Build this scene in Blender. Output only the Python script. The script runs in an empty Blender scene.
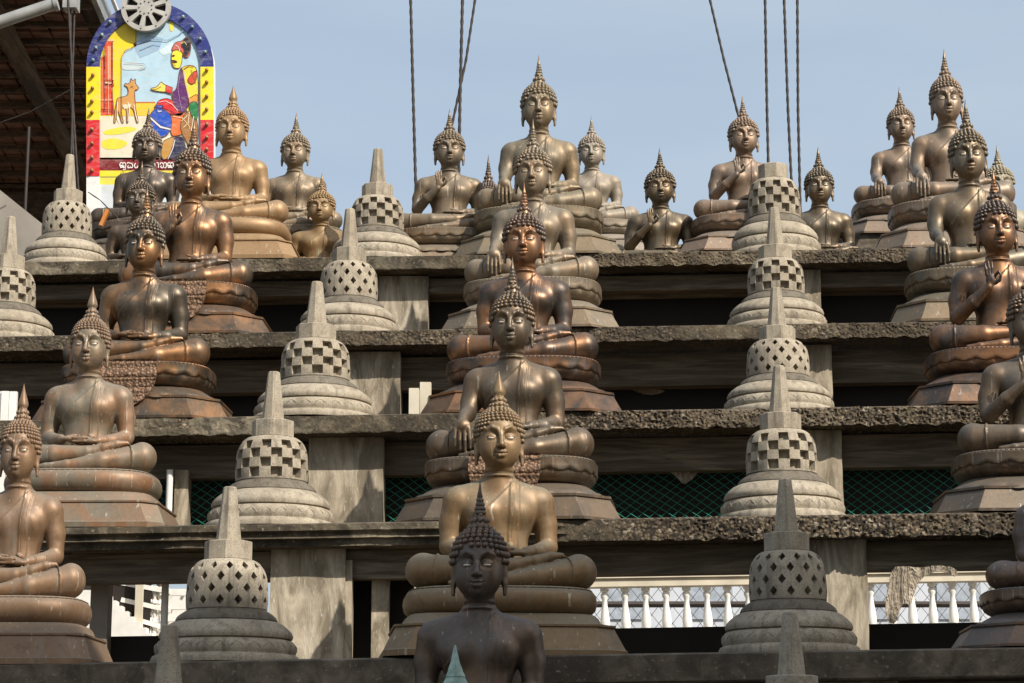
import bpy, math, random
import numpy as np
from mathutils import Vector, Matrix, noise as mnoise
random.seed(7)
scene = bpy.context.scene
C = scene.collection
PI = math.pi
R = math.radians

# ------------------------------------------------------------------ camera, world, sun
F = 2200.0                      # focal length in pixels of a 1024 wide picture
EYE = 1.7
PITCH = math.atan((800 - 341.5) / F)
ROLL = 0.0
TILT = math.tan(R(0.93))      # the terrace rises slightly towards the right
cp, sp = math.cos(PITCH), math.sin(PITCH)
R0 = Vector((1, 0, 0)); U0 = Vector((0, -sp, cp)); FW = Vector((0, cp, sp))
RT = R0 * math.cos(ROLL) - U0 * math.sin(ROLL)
UP = U0 * math.cos(ROLL) + R0 * math.sin(ROLL)
cam = bpy.data.cameras.new('camera'); cam.sensor_width = 36.0; cam.lens = 36.0 * F / 1024
cam.clip_end = 3000; cam.clip_start = 0.05
camo = bpy.data.objects.new('camera', cam); C.objects.link(camo)
M = Matrix((RT, UP, -FW)).transposed().to_4x4(); M.translation = (0, 0, EYE)
camo.matrix_world = M
scene.camera = camo

SUN_AZ, SUN_EL = R(44), R(41)   # azimuth to the right of the line from the steps to the camera
sdir = Vector((math.sin(SUN_AZ) * math.cos(SUN_EL), -math.cos(SUN_AZ) * math.cos(SUN_EL), math.sin(SUN_EL)))
world = bpy.data.worlds.new('World'); scene.world = world; world.use_nodes = True
wn = world.node_tree; wn.nodes.clear()
sky = wn.nodes.new('ShaderNodeTexSky'); sky.sky_type = 'NISHITA'; sky.sun_disc = False
sky.sun_elevation = SUN_EL; sky.sun_rotation = math.atan2(sdir.x, sdir.y)
sky.air_density = 1.0; sky.dust_density = 5.0; sky.ozone_density = 1.0
bg = wn.nodes.new('ShaderNodeBackground'); bg.inputs[1].default_value = 0.15
wo = wn.nodes.new('ShaderNodeOutputWorld')
hz = wn.nodes.new('ShaderNodeMix'); hz.data_type = 'RGBA'; hz.inputs[0].default_value = .62; hz.inputs[7].default_value = (3.0, 3.55, 4.1, 1)
tcw = wn.nodes.new('ShaderNodeTexCoord'); mpw = wn.nodes.new('ShaderNodeMapping'); mpw.inputs['Scale'].default_value = (1.2, 1.2, 5)
nw = wn.nodes.new('ShaderNodeTexNoise'); nw.inputs['Scale'].default_value = 3.0; nw.inputs['Detail'].default_value = 5
rw = wn.nodes.new('ShaderNodeMapRange'); rw.inputs[1].default_value = .35; rw.inputs[2].default_value = .7; rw.inputs[3].default_value = .54; rw.inputs[4].default_value = .80
wn.links.new(tcw.outputs['Generated'], mpw.inputs[0]); wn.links.new(mpw.outputs[0], nw.inputs['Vector']); wn.links.new(nw.outputs[0], rw.inputs[0]); wn.links.new(rw.outputs[0], hz.inputs[0])
wn.links.new(sky.outputs[0], hz.inputs[6]); wn.links.new(hz.outputs[2], bg.inputs[0]); wn.links.new(bg.outputs[0], wo.inputs[0])
sun = bpy.data.lights.new('sun', 'SUN'); sun.energy = 4.6; sun.angle = R(0.55); sun.color = (1.0, 0.93, 0.83)
suno = bpy.data.objects.new('sun', sun); C.objects.link(suno)
suno.rotation_euler = sdir.to_track_quat('Z', 'Y').to_euler(); suno.location = (10, -10, 20)
scene.view_settings.view_transform = 'Standard'; scene.view_settings.look = 'None'
scene.view_settings.gamma = 1; scene.view_settings.use_curve_mapping = False
scene.view_settings.exposure = 0.30
try:
    scene.cycles.max_bounces = 6; scene.cycles.caustics_reflective = False; scene.cycles.caustics_refractive = False
except Exception: pass

def P(u, v, Y):
    """world point on the vertical plane at distance Y that is seen at picture position u, v"""
    d = RT * ((u - 512) / F) + UP * ((341.5 - v) / F) + FW
    t = Y / d.y
    return Vector((d.x * t, Y, EYE + d.z * t))

# ------------------------------------------------------------------ materials
def srgb(r, g, b):
    f = lambda c: (c / 255 / 12.92) if c / 255 <= 0.04045 else ((c / 255 + 0.055) / 1.055) ** 2.4
    return (f(r), f(g), f(b), 1)
class NT:
    def __init__(s, name):
        s.m = bpy.data.materials.new(name); s.m.use_nodes = True; s.t = s.m.node_tree
        s.b = s.t.nodes['Principled BSDF']
    def n(s, typ, **k):
        nd = s.t.nodes.new(typ)
        for a, v in k.items():
            if a.startswith('i_'):
                key = a[2:]
                nd.inputs[int(key) if key.isdigit() else key].default_value = v
            else: setattr(nd, a, v)
        return nd
    def l(s, a, b): s.t.links.new(a, b)
    def coords(s, scale=(1, 1, 1), rnd=True):
        tc = s.n('ShaderNodeTexCoord'); mp = s.n('ShaderNodeMapping'); mp.inputs['Scale'].default_value = scale
        if rnd:
            oi = s.n('ShaderNodeObjectInfo'); ml = s.n('ShaderNodeMath', operation='MULTIPLY'); ml.inputs[1].default_value = 37.0
            s.l(oi.outputs['Random'], ml.inputs[0])
            ad = s.n('ShaderNodeVectorMath', operation='ADD'); s.l(tc.outputs['Object'], ad.inputs[0]); s.l(ml.outputs[0], ad.inputs[1])
            s.l(ad.outputs[0], mp.inputs[0])
        else: s.l(tc.outputs['Object'], mp.inputs[0])
        return mp.outputs[0]
    def noise(s, co, scale, detail=5, rough=0.55, dist=0):
        nd = s.n('ShaderNodeTexNoise'); nd.inputs['Scale'].default_value = scale; nd.inputs['Detail'].default_value = detail
        nd.inputs['Roughness'].default_value = rough; nd.inputs['Distortion'].default_value = dist
        s.l(co, nd.inputs['Vector']); return nd.outputs[0]
    def ramp(s, fac, stops):
        nd = s.n('ShaderNodeValToRGB'); cr = nd.color_ramp
        while len(cr.elements) < len(stops): cr.elements.new(0.5)
        for e, (p, c) in zip(cr.elements, stops):
            e.position = p
            if not isinstance(c, (tuple, list)): c = (c, c, c, 1)
            e.color = c if len(c) == 4 else (*c, 1)
        s.l(fac, nd.inputs[0]); return nd.outputs[0]
    def mix(s, fac, a, b, mode='MIX'):
        nd = s.n('ShaderNodeMix', data_type='RGBA', blend_type=mode)
        for sock, v in ((nd.inputs[0], fac), (nd.inputs[6], a), (nd.inputs[7], b)):
            if hasattr(v, 'links'): s.l(v, sock)
            else: sock.default_value = v if not isinstance(v, tuple) or len(v) == 4 else (*v, 1)
        return nd.outputs[2]
    def bump(s, h, strength=0.3, dist=0.01):
        nd = s.n('ShaderNodeBump'); nd.inputs['Strength'].default_value = strength; nd.inputs['Distance'].default_value = dist
        s.l(h, nd.inputs['Height']); s.l(nd.outputs[0], s.b.inputs['Normal'])
def bronze(name, main, patch, dust, metal=0.9, rough=(0.30, 0.52), duststr=0.6, streak=0.5):
    t = NT(name); co = t.coords()
    n1 = t.noise(co, 3.2, 6, 0.6, 0.6)
    co2 = t.coords((16, 16, 1.3)); n2 = t.noise(co2, 1.0, 4, 0.6)
    n3 = t.noise(co, 45, 4, 0.6)
    base = t.mix(t.ramp(n1, [(0.40, 0.0), (0.60, 1.0)]), main, patch)
    n5 = t.noise(co, 7, 6, .65, 1.2); base = t.mix(t.ramp(n5, [(.56, 0), (.74, .7)]), base, tuple(x * .45 for x in main))
    oc = t.n('ShaderNodeObjectInfo')
    df = t.ramp(n2, [(0.48, 0.0), (0.70, 1.0)])
    geo = t.n('ShaderNodeNewGeometry'); sx = t.n('ShaderNodeSeparateXYZ'); t.l(geo.outputs['Normal'], sx.inputs[0])
    upf = t.ramp(sx.outputs[2], [(0.15, 0.0), (0.95, 0.8)])       # dust settles on surfaces that face up
    m1 = t.n('ShaderNodeMath', operation='MULTIPLY'); t.l(df, m1.inputs[0]); m1.inputs[1].default_value = streak
    m2 = t.n('ShaderNodeMath', operation='MAXIMUM'); t.l(m1.outputs[0], m2.inputs[0]); t.l(upf, m2.inputs[1])
    m3 = t.n('ShaderNodeMath', operation='MULTIPLY'); t.l(m2.outputs[0], m3.inputs[0]); m3.inputs[1].default_value = duststr
    col = t.mix(m3.outputs[0], base, dust)
    col = t.mix(0.25, col, t.ramp(n3, [(0.3, 0.35), (0.7, 1.0)]), 'MULTIPLY')
    co3 = t.coords((55, 55, 1.1)); n4 = t.noise(co3, 1.0, 2, .5)
    col = t.mix(t.ramp(n4, [(.655, 0), (.74, .6)]), col, tuple(min(.6, x * 1.9 + .05) for x in dust))
    col = t.mix(1.0, col, oc.outputs['Color'], 'MULTIPLY')
    rough_var = t.noise(co, 9, 3)  # noise that varies the roughness
    t.l(col, t.b.inputs['Base Color'])
    mr = t.n('ShaderNodeMapRange'); t.l(m3.outputs[0], mr.inputs[0]); mr.inputs[3].default_value = metal; mr.inputs[4].default_value = metal * 0.25
    t.l(mr.outputs[0], t.b.inputs['Metallic'])
    ad = t.n('ShaderNodeMath', operation='ADD'); t.l(m3.outputs[0], ad.inputs[0]); t.l(rough_var, ad.inputs[1])
    rr = t.n('ShaderNodeMapRange'); t.l(ad.outputs[0], rr.inputs[0]); rr.inputs[1].default_value = 0.3; rr.inputs[2].default_value = 1.2
    rr.inputs[3].default_value = rough[0]; rr.inputs[4].default_value = rough[1]
    t.l(rr.outputs[0], t.b.inputs['Roughness'])
    t.bump(n3, 0.12, 0.004)
    return t.m
BR = {
 'dark':      bronze('dark_bronze', (.112, .09, .068), (.175, .118, .074), (.185, .168, .145), .68, (.40, .60), .75),
 'burnished': bronze('burnished_bronze', (.095, .076, .056), (.33, .17, .075), (.135, .128, .112), .78, (.38, .58), .65),
 'dusty':     bronze('dusty_bronze', (.20, .155, .112), (.27, .18, .11), (.30, .265, .22), .5, (.45, .66), .85),
 'tan':       bronze('tan_bronze', (.23, .135, .068), (.28, .175, .095), (.26, .245, .205), .35, (.46, .66), .8),
 'golden':    bronze('golden_bronze', (.34, .205, .095), (.38, .24, .12), (.34, .27, .18), .35, (.46, .66), .6),
 'green':     bronze('greenish_bronze', (.22, .185, .12), (.30, .155, .07), (.29, .275, .215), .35, (.46, .66), .8),
 'pale':      bronze('pale_patina_bronze', (.33, .285, .195), (.30, .24, .155), (.39, .365, .29), .25, (.5, .7), .8),
}
def simple(name, col, rough=0.6, metal=0.0, var=0.25, sc=8):
    t = NT(name); co = t.coords(); n = t.noise(co, sc, 5)
    c = t.mix(t.ramp(n, [(0.3, 0.0), (0.7, 1.0)]), tuple(x * (1 - var) for x in col[:3]), tuple(min(1, x * (1 + var * .5)) for x in col[:3]))
    t.l(c, t.b.inputs['Base Color']); t.b.inputs['Roughness'].default_value = rough; t.b.inputs['Metallic'].default_value = metal
    t.bump(n, 0.1, 0.004); return t.m
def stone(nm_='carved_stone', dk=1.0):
    t = NT(nm_); co = t.coords()
    n1 = t.noise(co, 4, 6, .65); n2 = t.noise(co, 130, 3, .7); n3 = t.noise(co, 14, 5, .6)
    c = t.mix(t.ramp(n1, [(.35, 0), (.68, 1)]), (.315, .265, .195), (.44, .385, .295))
    c = t.mix(t.ramp(n2, [(.36, .8), (.50, 0)]), c, (.18, .145, .10))
    c = t.mix(t.ramp(n3, [(.50, 0), (.70, .7)]), c, (.17, .14, .10))
    cs = t.coords((22, 22, 1.6)); ns = t.noise(cs, 1.0, 4, .6); c = t.mix(t.ramp(ns, [(.52, 0), (.70, .7)]), c, (.12, .10, .075))
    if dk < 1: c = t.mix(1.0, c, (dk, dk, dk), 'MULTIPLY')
    t.l(c, t.b.inputs['Base Color']); t.b.inputs['Roughness'].default_value = .9
    t.bump(t.mix(.4, n2, n3), 0.5, 0.006); return t.m
def concrete(name, dark, mid, light, lo=.45, hi=.66, stretch=(1, 1, 1), bump=.6, specks=True, pebble=False):
    t = NT(name); co = t.coords(stretch, rnd=True)
    n1 = t.noise(co, 1.3, 7, .68); n2 = t.noise(co, 42, 4, .7); n3 = t.noise(co, 6, 6, .65, .8)
    c = t.ramp(n1, [(lo - .12, dark), (lo + .06, mid), (hi + .08, light)])
    c = t.mix(t.ramp(n3, [(.40, .85), (.62, 0)]), c, dark)
    if specks: c = t.mix(t.ramp(n2, [(.60, 0), (.70, .8)]), c, light)
    if pebble:
        v = t.n('ShaderNodeTexVoronoi'); v.inputs['Scale'].default_value = 46; t.l(co, v.inputs['Vector'])
        tc = t.n('ShaderNodeTexCoord'); sp_ = t.n('ShaderNodeSeparateXYZ'); t.l(tc.outputs['Object'], sp_.inputs[0])
        mk = t.ramp(t.noise(co, .55, 3, .5), [(.44, .1), (.60, .85)])
        pc = t.ramp(v.outputs['Distance'], [(.12, (.22, .165, .10)), (.40, (.10, .073, .043)), (.62, (.02, .015, .010))])
        vc = t.n('ShaderNodeSeparateColor'); t.l(v.outputs['Color'], vc.inputs[0])
        pc = t.mix(t.ramp(vc.outputs[0], [(.90, 0), (.95, .6)]), pc, (.40, .34, .26))
        c = t.mix(mk, c, pc)
        t.l(c, t.b.inputs['Base Color']); t.b.inputs['Roughness'].default_value = .95
        inv = t.n('ShaderNodeMath', operation='SUBTRACT'); inv.inputs[0].default_value = 1; t.l(v.outputs['Distance'], inv.inputs[1])
        t.bump(t.mix(.35, inv.outputs[0], n3), .6, 0.016); return t.m
    t.l(c, t.b.inputs['Base Color']); t.b.inputs['Roughness'].default_value = .92
    t.bump(t.mix(.5, n2, n3), bump, 0.02); return t.m
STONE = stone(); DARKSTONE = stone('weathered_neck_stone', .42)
CON = concrete('mossy_concrete', (.03, .022, .014), (.12, .09, .055), (.36, .30, .21), pebble=True)
CONM = concrete('mottled_concrete', (.025, .02, .013), (.11, .085, .052), (.36, .31, .22), bump=.5)
CONS = concrete('stained_concrete', (.05, .04, .028), (.15, .12, .085), (.32, .27, .20), bump=.25)
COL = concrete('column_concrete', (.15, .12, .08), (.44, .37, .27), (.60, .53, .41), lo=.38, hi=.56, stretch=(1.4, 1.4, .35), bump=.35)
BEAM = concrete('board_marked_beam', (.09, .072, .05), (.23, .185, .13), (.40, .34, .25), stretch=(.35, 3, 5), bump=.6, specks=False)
WOOD = concrete('old_timber', (.05, .033, .02), (.16, .11, .07), (.28, .20, .13), stretch=(2, .3, 4), bump=.3, specks=False)
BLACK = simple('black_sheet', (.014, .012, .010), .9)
WHITE = simple('white_paint', (.78, .76, .71), .6, var=.1)
CREAM = simple('cream_plaster', (.60, .54, .42), .8, var=.2, sc=3)
GREY = simple('grey_metal', (.36, .36, .34), .45, .3)
GREYW = simple('grey_wall', (.30, .27, .23), .9, var=.3, sc=2)
ROPE = simple('steel_cable', (.045, .035, .03), .7, .2)
EYE_M = simple('eye_inlay', (.62, .56, .46), .35, .3, var=.1)
GREEN = simple('green_net_cord', (.02, .29, .20), .7)
def cloth_mat():
    t = NT('torn_cloth'); co = t.coords((9, 1, 2)); n = t.noise(co, 1.6, 4, .6, 1.2); n2 = t.noise(t.coords(), 30, 4)
    t.l(t.mix(t.ramp(n, [(.35, 0), (.65, 1)]), (.24, .19, .13), (.46, .39, .30)), t.b.inputs['Base Color']); t.b.inputs['Roughness'].default_value = .95
    t.bump(t.mix(.15, n, n2), 1.0, .12); return t.m
CLOTH = cloth_mat()
GROUND = simple('ground_paving', (.20, .17, .13), .95, var=.4, sc=.8)
TILE = simple('clay_tile', (.24, .12, .075), .9, var=.5, sc=5)
VERD = simple('verdigris_metal', (.30, .42, .36), .6, .2, var=.4, sc=30)
def paint(name, r, g, b, rough=.45):
    t = NT(name); co = t.coords(); n = t.noise(co, 9, 4)
    c = srgb(r, g, b); c2 = tuple(x * .8 for x in c[:3])
    cc = t.mix(t.ramp(n, [(.45, 0), (.7, .6)]), c, c2); n9 = t.noise(t.coords((3, 3, 9), rnd=False), 2.2, 6, .7, 1.5)
    cc = t.mix(t.ramp(n9, [(.48, 0), (.72, .38)]), cc, (.52, .50, .44)); n8 = t.noise(t.coords((1, 1, 1), rnd=False), 5, 5, .7); cc = t.mix(t.ramp(n8, [(.58, 0), (.75, .35)]), cc, tuple(x * .35 for x in c[:3]))
    t.l(cc, t.b.inputs['Base Color']); t.b.inputs['Roughness'].default_value = rough
    return t.m

# ------------------------------------------------------------------ mesh helpers
class MB:
    def __init__(s): s.v = []; s.f = []
    def add(s, vs, fs):
        o = len(s.v); s.v += [tuple(p) for p in vs]; s.f += [tuple(i + o for i in f) for f in fs]
    def box(s, x0, x1, y0, y1, z0, z1):
        s.add([(x0, y0, z0), (x1, y0, z0), (x1, y1, z0), (x0, y1, z0), (x0, y0, z1), (x1, y0, z1), (x1, y1, z1), (x0, y1, z1)],
              [(0, 3, 2, 1), (4, 5, 6, 7), (0, 1, 5, 4), (1, 2, 6, 5), (2, 3, 7, 6), (3, 0, 4, 7)])
    def bar(s, a, b, w, h=None, upv=(0, 0, 1)):
        h = h or w; a = Vector(a); b = Vector(b); d = (b - a).normalized(); u = Vector(upv)
        if abs(d.dot(u)) > .95: u = Vector((0, 1, 0))
        r = d.cross(u).normalized(); u = r.cross(d).normalized()
        q = [(-w / 2, -h / 2), (w / 2, -h / 2), (w / 2, h / 2), (-w / 2, h / 2)]
        vs = [p + r * x + u * z for p in (a, b) for x, z in q]
        s.add(vs, [(0, 1, 2, 3), (7, 6, 5, 4), (0, 4, 5, 1), (1, 5, 6, 2), (2, 6, 7, 3), (3, 7, 4, 0)])
    def tube(s, pts, rad, n=8, caps=True):
        pts = [Vector(p) for p in pts]; rs = rad if isinstance(rad, (list, tuple)) else [rad] * len(pts)
        vs = []
        for i, p in enumerate(pts):
            d = (pts[min(i + 1, len(pts) - 1)] - pts[max(i - 1, 0)]).normalized()
            u = Vector((0, 0, 1)) if abs(d.z) < .9 else Vector((0, 1, 0))
            r = d.cross(u).normalized(); u = r.cross(d).normalized()
            for k in range(n):
                a = 2 * PI * k / n; vs.append(p + (r * math.cos(a) + u * math.sin(a)) * rs[i])
        fs = [(i * n + k, i * n + (k + 1) % n, (i + 1) * n + (k + 1) % n, (i + 1) * n + k) for i in range(len(pts) - 1) for k in range(n)]
        if caps: fs += [tuple(range(n))[::-1], tuple((len(pts) - 1) * n + k for k in range(n))]
        s.add(vs, fs)
    def loft(s, rings, cap0=True, cap1=True):
        n = len(rings[0]); vs = [p for r in rings for p in r]
        fs = [(i * n + k, i * n + (k + 1) % n, (i + 1) * n + (k + 1) % n, (i + 1) * n + k) for i in range(len(rings) - 1) for k in range(n)]
        if cap0: fs.append(tuple(range(n))[::-1])
        if cap1: fs.append(tuple((len(rings) - 1) * n + k for k in range(n)))
        s.add(vs, fs)
    def lathe(s, prof, n=32, c=(0, 0), mod=None, phase=0):
        s.loft([[(c[0] + (r * (mod(2 * PI * k / n, z) if mod else 1)) * math.cos(2 * PI * k / n + phase),
                  c[1] + (r * (mod(2 * PI * k / n, z) if mod else 1)) * math.sin(2 * PI * k / n + phase), z) for k in range(n)] for r, z in prof])
    def ball(s, c, r, n=6, m=4, sc=(1, 1, 1)):
        vs = [(c[0], c[1], c[2] - r * sc[2])]
        for j in range(1, m):
            t = PI * j / m
            for k in range(n):
                a = 2 * PI * k / n
                vs.append((c[0] + r * sc[0] * math.sin(t) * math.cos(a), c[1] + r * sc[1] * math.sin(t) * math.sin(a), c[2] - r * sc[2] * math.cos(t)))
        vs.append((c[0], c[1], c[2] + r * sc[2]))
        fs = [(0, 1 + (k + 1) % n, 1 + k) for k in range(n)]
        for j in range(m - 2):
            for k in range(n):
                a = 1 + j * n; fs.append((a + k, a + (k + 1) % n, a + n + (k + 1) % n, a + n + k))
        e = 1 + (m - 2) * n; fs += [(e + k, e + (k + 1) % n, len(vs) - 1) for k in range(n)]
        s.add(vs, fs)
    def build(s, name, mat, parent=None, smooth=None):
        me = bpy.data.meshes.new(name); me.from_pydata(s.v, [], s.f); me.update()
        me.materials.append(mat)
        if smooth is not None:
            me.shade_smooth()
            if smooth < 170: me.set_sharp_from_angle(angle=R(smooth))
        o = bpy.data.objects.new(name, me); C.objects.link(o)
        if parent: o.parent = parent
        return o
def tag(o, label, cat, group=None, kind=None):
    if label: o['label'] = label
    if cat: o['category'] = cat
    if group: o['group'] = group
    if kind: o['kind'] = kind
    return o
def struct(o): o['kind'] = 'structure'; return o
def empty(name, loc=(0, 0, 0), rz=0):
    o = bpy.data.objects.new(name, None); C.objects.link(o); o.location = loc; o.rotation_euler = (0, 0, rz); o.empty_display_size = .2; return o
def inst(name, mesh, parent=None, loc=(0, 0, 0)):
    o = bpy.data.objects.new(name, mesh); C.objects.link(o); o.location = loc
    if parent: o.parent = parent
    return o

# ------------------------------------------------------------------ the setting
RUN = 1.34
def YF(k): return 11.4 + RUN * (6 - k)
edge_px = {2: 253, 3: 327, 4: 411, 5: 519, 6: 655}
ZT = {k: P(512, v, YF(k)).z for k, v in edge_px.items()}
ZT[7] = ZT[6] - .84; ZT[8] = 0.0
g = MB(); g.box(-400, 400, -60, 900, -.5, 0); struct(g.build('ground', GROUND))

def slab(k, depth, thick, rough_fn, mat, label, moulded=False):
    """terrace slab whose front edge is broken, weathered concrete"""
    X0, X1 = -6.6, 6.6; nx = 1500 if k < 6 else 300; nz = 14
    y0, z1 = YF(k), ZT[k]; vs = []; fs = []
    for j in range(nz + 1):
        t = j / nz; z = z1 - .012 - (thick - .012) * t
        for i in range(nx + 1):
            x = X0 + (X1 - X0) * i / nx; a = rough_fn(x)
            q = Vector((x * 9, k * 7.3, z * 9)); q2 = Vector((x * 33, k * 3.1, z * 33))
            d = a * .6 * (.026 * mnoise.noise(q) + .030 * abs(mnoise.noise(q2)) + .030 * abs(mnoise.noise(Vector((x * 75, k * 2.1, z * 75)))) + .02)
            st = 0
            if moulded: st = max(0, 1 - a * 3.2) * ((.0 if t < .34 else .045 if t < .66 else .085) - (.02 if abs(t - .34) < .03 or abs(t - .66) < .03 else 0))
            zz = z + a * .02 * mnoise.noise(Vector((x * 14, 5.1, k)))
            dd = d + st
            if t == 1: dd = max(dd, .01)
            vs.append((x, y0 + dd, zz))
    n = nx + 1
    for j in range(nz):
        for i in range(nx): fs.append((j * n + i, (j + 1) * n + i, (j + 1) * n + i + 1, j * n + i + 1))
    b = len(vs)
    for i in range(nx + 1): vs.append((X0 + (X1 - X0) * i / nx, y0 + .05, z1 + .0))
    for i in range(nx): fs.append((b + i, i, i + 1, b + i + 1))
    c = len(vs); vs += [(X0, y0 + depth, z1), (X1, y0 + depth, z1), (X0, y0 + depth, z1 - thick), (X1, y0 + depth, z1 - thick)]
    fs.append(tuple(b + i for i in range(nx + 1)) + (c + 1, c))
    fs.append((c, c + 1, c + 3, c + 2))
    lo = nz * n; fs.append(tuple(lo + i for i in range(nx, -1, -1)) + (c + 2, c + 3))
    me = bpy.data.meshes.new('terrace_slab'); me.from_pydata(vs, [], fs); me.update(); me.materials.append(mat)
    if mat is CON:
        me.materials.append(CONM); ids = [0] * len(me.polygons)
        for j in range(nz):
            for i in range(nx):
                x = X0 + (X1 - X0) * i / nx
                if rough_fn(x) + .35 * mnoise.noise(Vector((x * 6, j * .25, k))) + .2 * mnoise.noise(Vector((x * 20, j * .8, k))) < .5: ids[j * nx + i] = 1
        me.polygons.foreach_set('material_index', ids)
    me.shade_smooth(); me.set_sharp_from_angle(angle=R(35))
    o = bpy.data.objects.new('terrace_slab', me); C.objects.link(o)
    o.rotation_euler.y = -TILT; tag(o, label, 'slab', 'stepped concrete slabs of the terrace'); return o
sm = lambda a, b, x: max(0, min(1, (x - a) / (b - a)))
slab(2, 3.6, .115, lambda x: .32 + .5 * sm(-.3, .5, x) + .25 * mnoise.noise(Vector((x * .8, 3, 1))), CON, 'rough mossy concrete slab at the top, under the uppermost row of statues')
slab(3, 1.9, .115, lambda x: .55 + .5 * mnoise.noise(Vector((x * .9, 7, 2))), CON, 'second slab from the top with a crumbling pebbly edge')
slab(4, 1.9, .125, lambda x: .35 + .75 * sm(.2, .9, x), CON, 'middle slab with a coarse gravelly broken edge on its right half')
slab(5, 1.9, .135, lambda x: .12 + .95 * sm(.2, 1.3, x) + .2 * mnoise.noise(Vector((x * 3, 1, 1))), CON, 'slab with three stepped mouldings at left and a broken rocky edge at right', True)
slab(6, 2.1, .155, lambda x: .06, CONS, 'smooth dark slab edge near the bottom of the photo')
slab(7, 2.1, .155, lambda x: .1, CONS, 'lowest slab in deep shade, under the front statue')

beam_lbl = {2: 'dark recessed beam under the topmost slab', 3: 'dark board marked beam under the second slab from the top',
            4: 'dark board marked beam under the middle slab', 5: 'dark grainy beam above the opening with the white balustrade',
            6: 'black shaded beam under the lowest visible slab', 7: 'beam hidden in shade below the lowest slab'}
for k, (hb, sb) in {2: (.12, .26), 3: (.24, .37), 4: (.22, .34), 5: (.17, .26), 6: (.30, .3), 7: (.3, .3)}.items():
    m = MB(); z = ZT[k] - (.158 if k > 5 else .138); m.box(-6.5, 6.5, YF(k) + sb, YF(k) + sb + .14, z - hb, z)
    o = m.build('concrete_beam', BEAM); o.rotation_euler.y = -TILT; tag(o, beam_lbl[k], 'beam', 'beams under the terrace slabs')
# columns under each slab, standing on the slab below, behind the two stupa lines
colpx = {5: [(270, 345), (793, 868)], 4: [(308, 383), (776, 843)], 3: [(338, 400), (776, 833)], 2: [(378, 428), (770, 822)], 6: [(215, 300), (815, 900)]}
side = ['left', 'right']; nm = {5: 'on the lowest visible slab', 4: 'on the second slab from the bottom', 3: 'on the middle slab', 2: 'under the topmost slab', 6: 'in the dark below the lowest visible slab'}
for k, lst in colpx.items():
    Y = YF(k) + .17
    for i, (a, b) in enumerate(lst):
        x0, x1 = P(a, edge_px[k] + 60, Y).x, P(b, edge_px[k] + 60, Y).x
        xm = (x0 + x1) / 2 * TILT; zt = ZT[k] - .125 + xm; zb = ZT[k + 1] + xm - .01
        m = MB(); nz = 14; rings = []
        for j in range(nz + 1):
            z = zb + (zt - zb) * j / nz; jx = [.006 * mnoise.noise(Vector((q * 3, z * 6, k + i))) for q in range(4)]
            y0 = Y + .02; rings.append([(x0 + jx[0], y0 + jx[1], z), (x1 + jx[2], y0 + jx[3], z), (x1 + jx[2], y0 + .34, z), (x0 + jx[0], y0 + .34, z)])
        m.loft(rings); o = m.build('square_column', COL)
        tag(o, 'pale square concrete column %s, behind the %s line of stupas' % (nm[k], side[i]), 'column', 'columns holding up the slabs')
        m = MB()
# rear columns seen through the openings
for (a, b, v0, v1, Y, lab) in [(386, 410, 440, 516, 15.0, 'narrow sunlit rear post right of the thick column under the middle slab'),
                               (372, 388, 570, 652, 13.1, 'narrow rear post left of the central statue above the lowest slab'),
                               (92, 106, 560, 652, 13.2, 'dark grey post beside the bright white stairs'),
                               (175, 187, 470, 524, 14.35, 'slim beige post beside the white pipe'),
                               (345, 351, 560, 652, 12.95, 'thin edge post beside the thick left column')]:
    p, q = P(a, v0, Y), P(b, v1, Y); k = 5 if v1 < 600 else 6
    m = MB(); m.box(p.x, q.x, Y, Y + .15, ZT[k] + p.x * TILT, p.z + (.0 if k == 6 else 0)); o = m.build('rear_post', COL if a != 92 else GREYW); tag(o, lab, 'post')
for (u, v0, v1, Y, lab) in [(170, 470, 524, 14.3, 'thin white pipe standing left of the green net'), (166, 565, 650, 13.25, 'pale grey pipe in front of the white stairs')]:
    k = 5 if v1 < 600 else 6
    m = MB(); p = P(u, v0, Y); m.tube([(p.x, Y, ZT[k] + p.x * TILT), (p.x, Y, p.z)], .022, 12); tag(m.build('drain_pipe', WHITE, smooth=60), lab, 'pipe')
# black sheets whose colour stands in for the shade behind the upper levels
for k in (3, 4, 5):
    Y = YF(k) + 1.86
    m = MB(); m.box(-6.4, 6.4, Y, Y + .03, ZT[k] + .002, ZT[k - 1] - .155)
    o = m.build('shade_backing', BLACK); o.rotation_euler.y = -TILT; tag(o, {3: 'black backing standing in for the shade behind the upper opening', 4: 'black backing standing in for the shade in the opening under the second slab', 5: 'black backing standing in for the shade behind the green net'}[k], 'sheet')
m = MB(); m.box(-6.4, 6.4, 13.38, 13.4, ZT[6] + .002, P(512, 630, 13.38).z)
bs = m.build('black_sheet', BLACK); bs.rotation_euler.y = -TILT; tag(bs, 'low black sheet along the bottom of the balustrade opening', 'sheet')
# long rails across the backs of the gaps
for (v, Y, k, hh, lab) in [(379, 15.86, 3, .075, 'long grey rail running through the dark gap under the second slab'),
                           (296, 17.20, 2, .06, 'long dark rail low in the gap under the topmost slab'),
                           (460, 14.62, 4, .05, 'thin brown rail just above the green net')]:
    z = P(512, v, Y).z; m = MB(); m.box(-6.45, 6.45, Y, Y + .06, z - hh / 2, z + hh / 2); o = m.build('long_rail', BEAM); o.rotation_euler.y = -TILT; tag(o, lab, 'rail')
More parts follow.
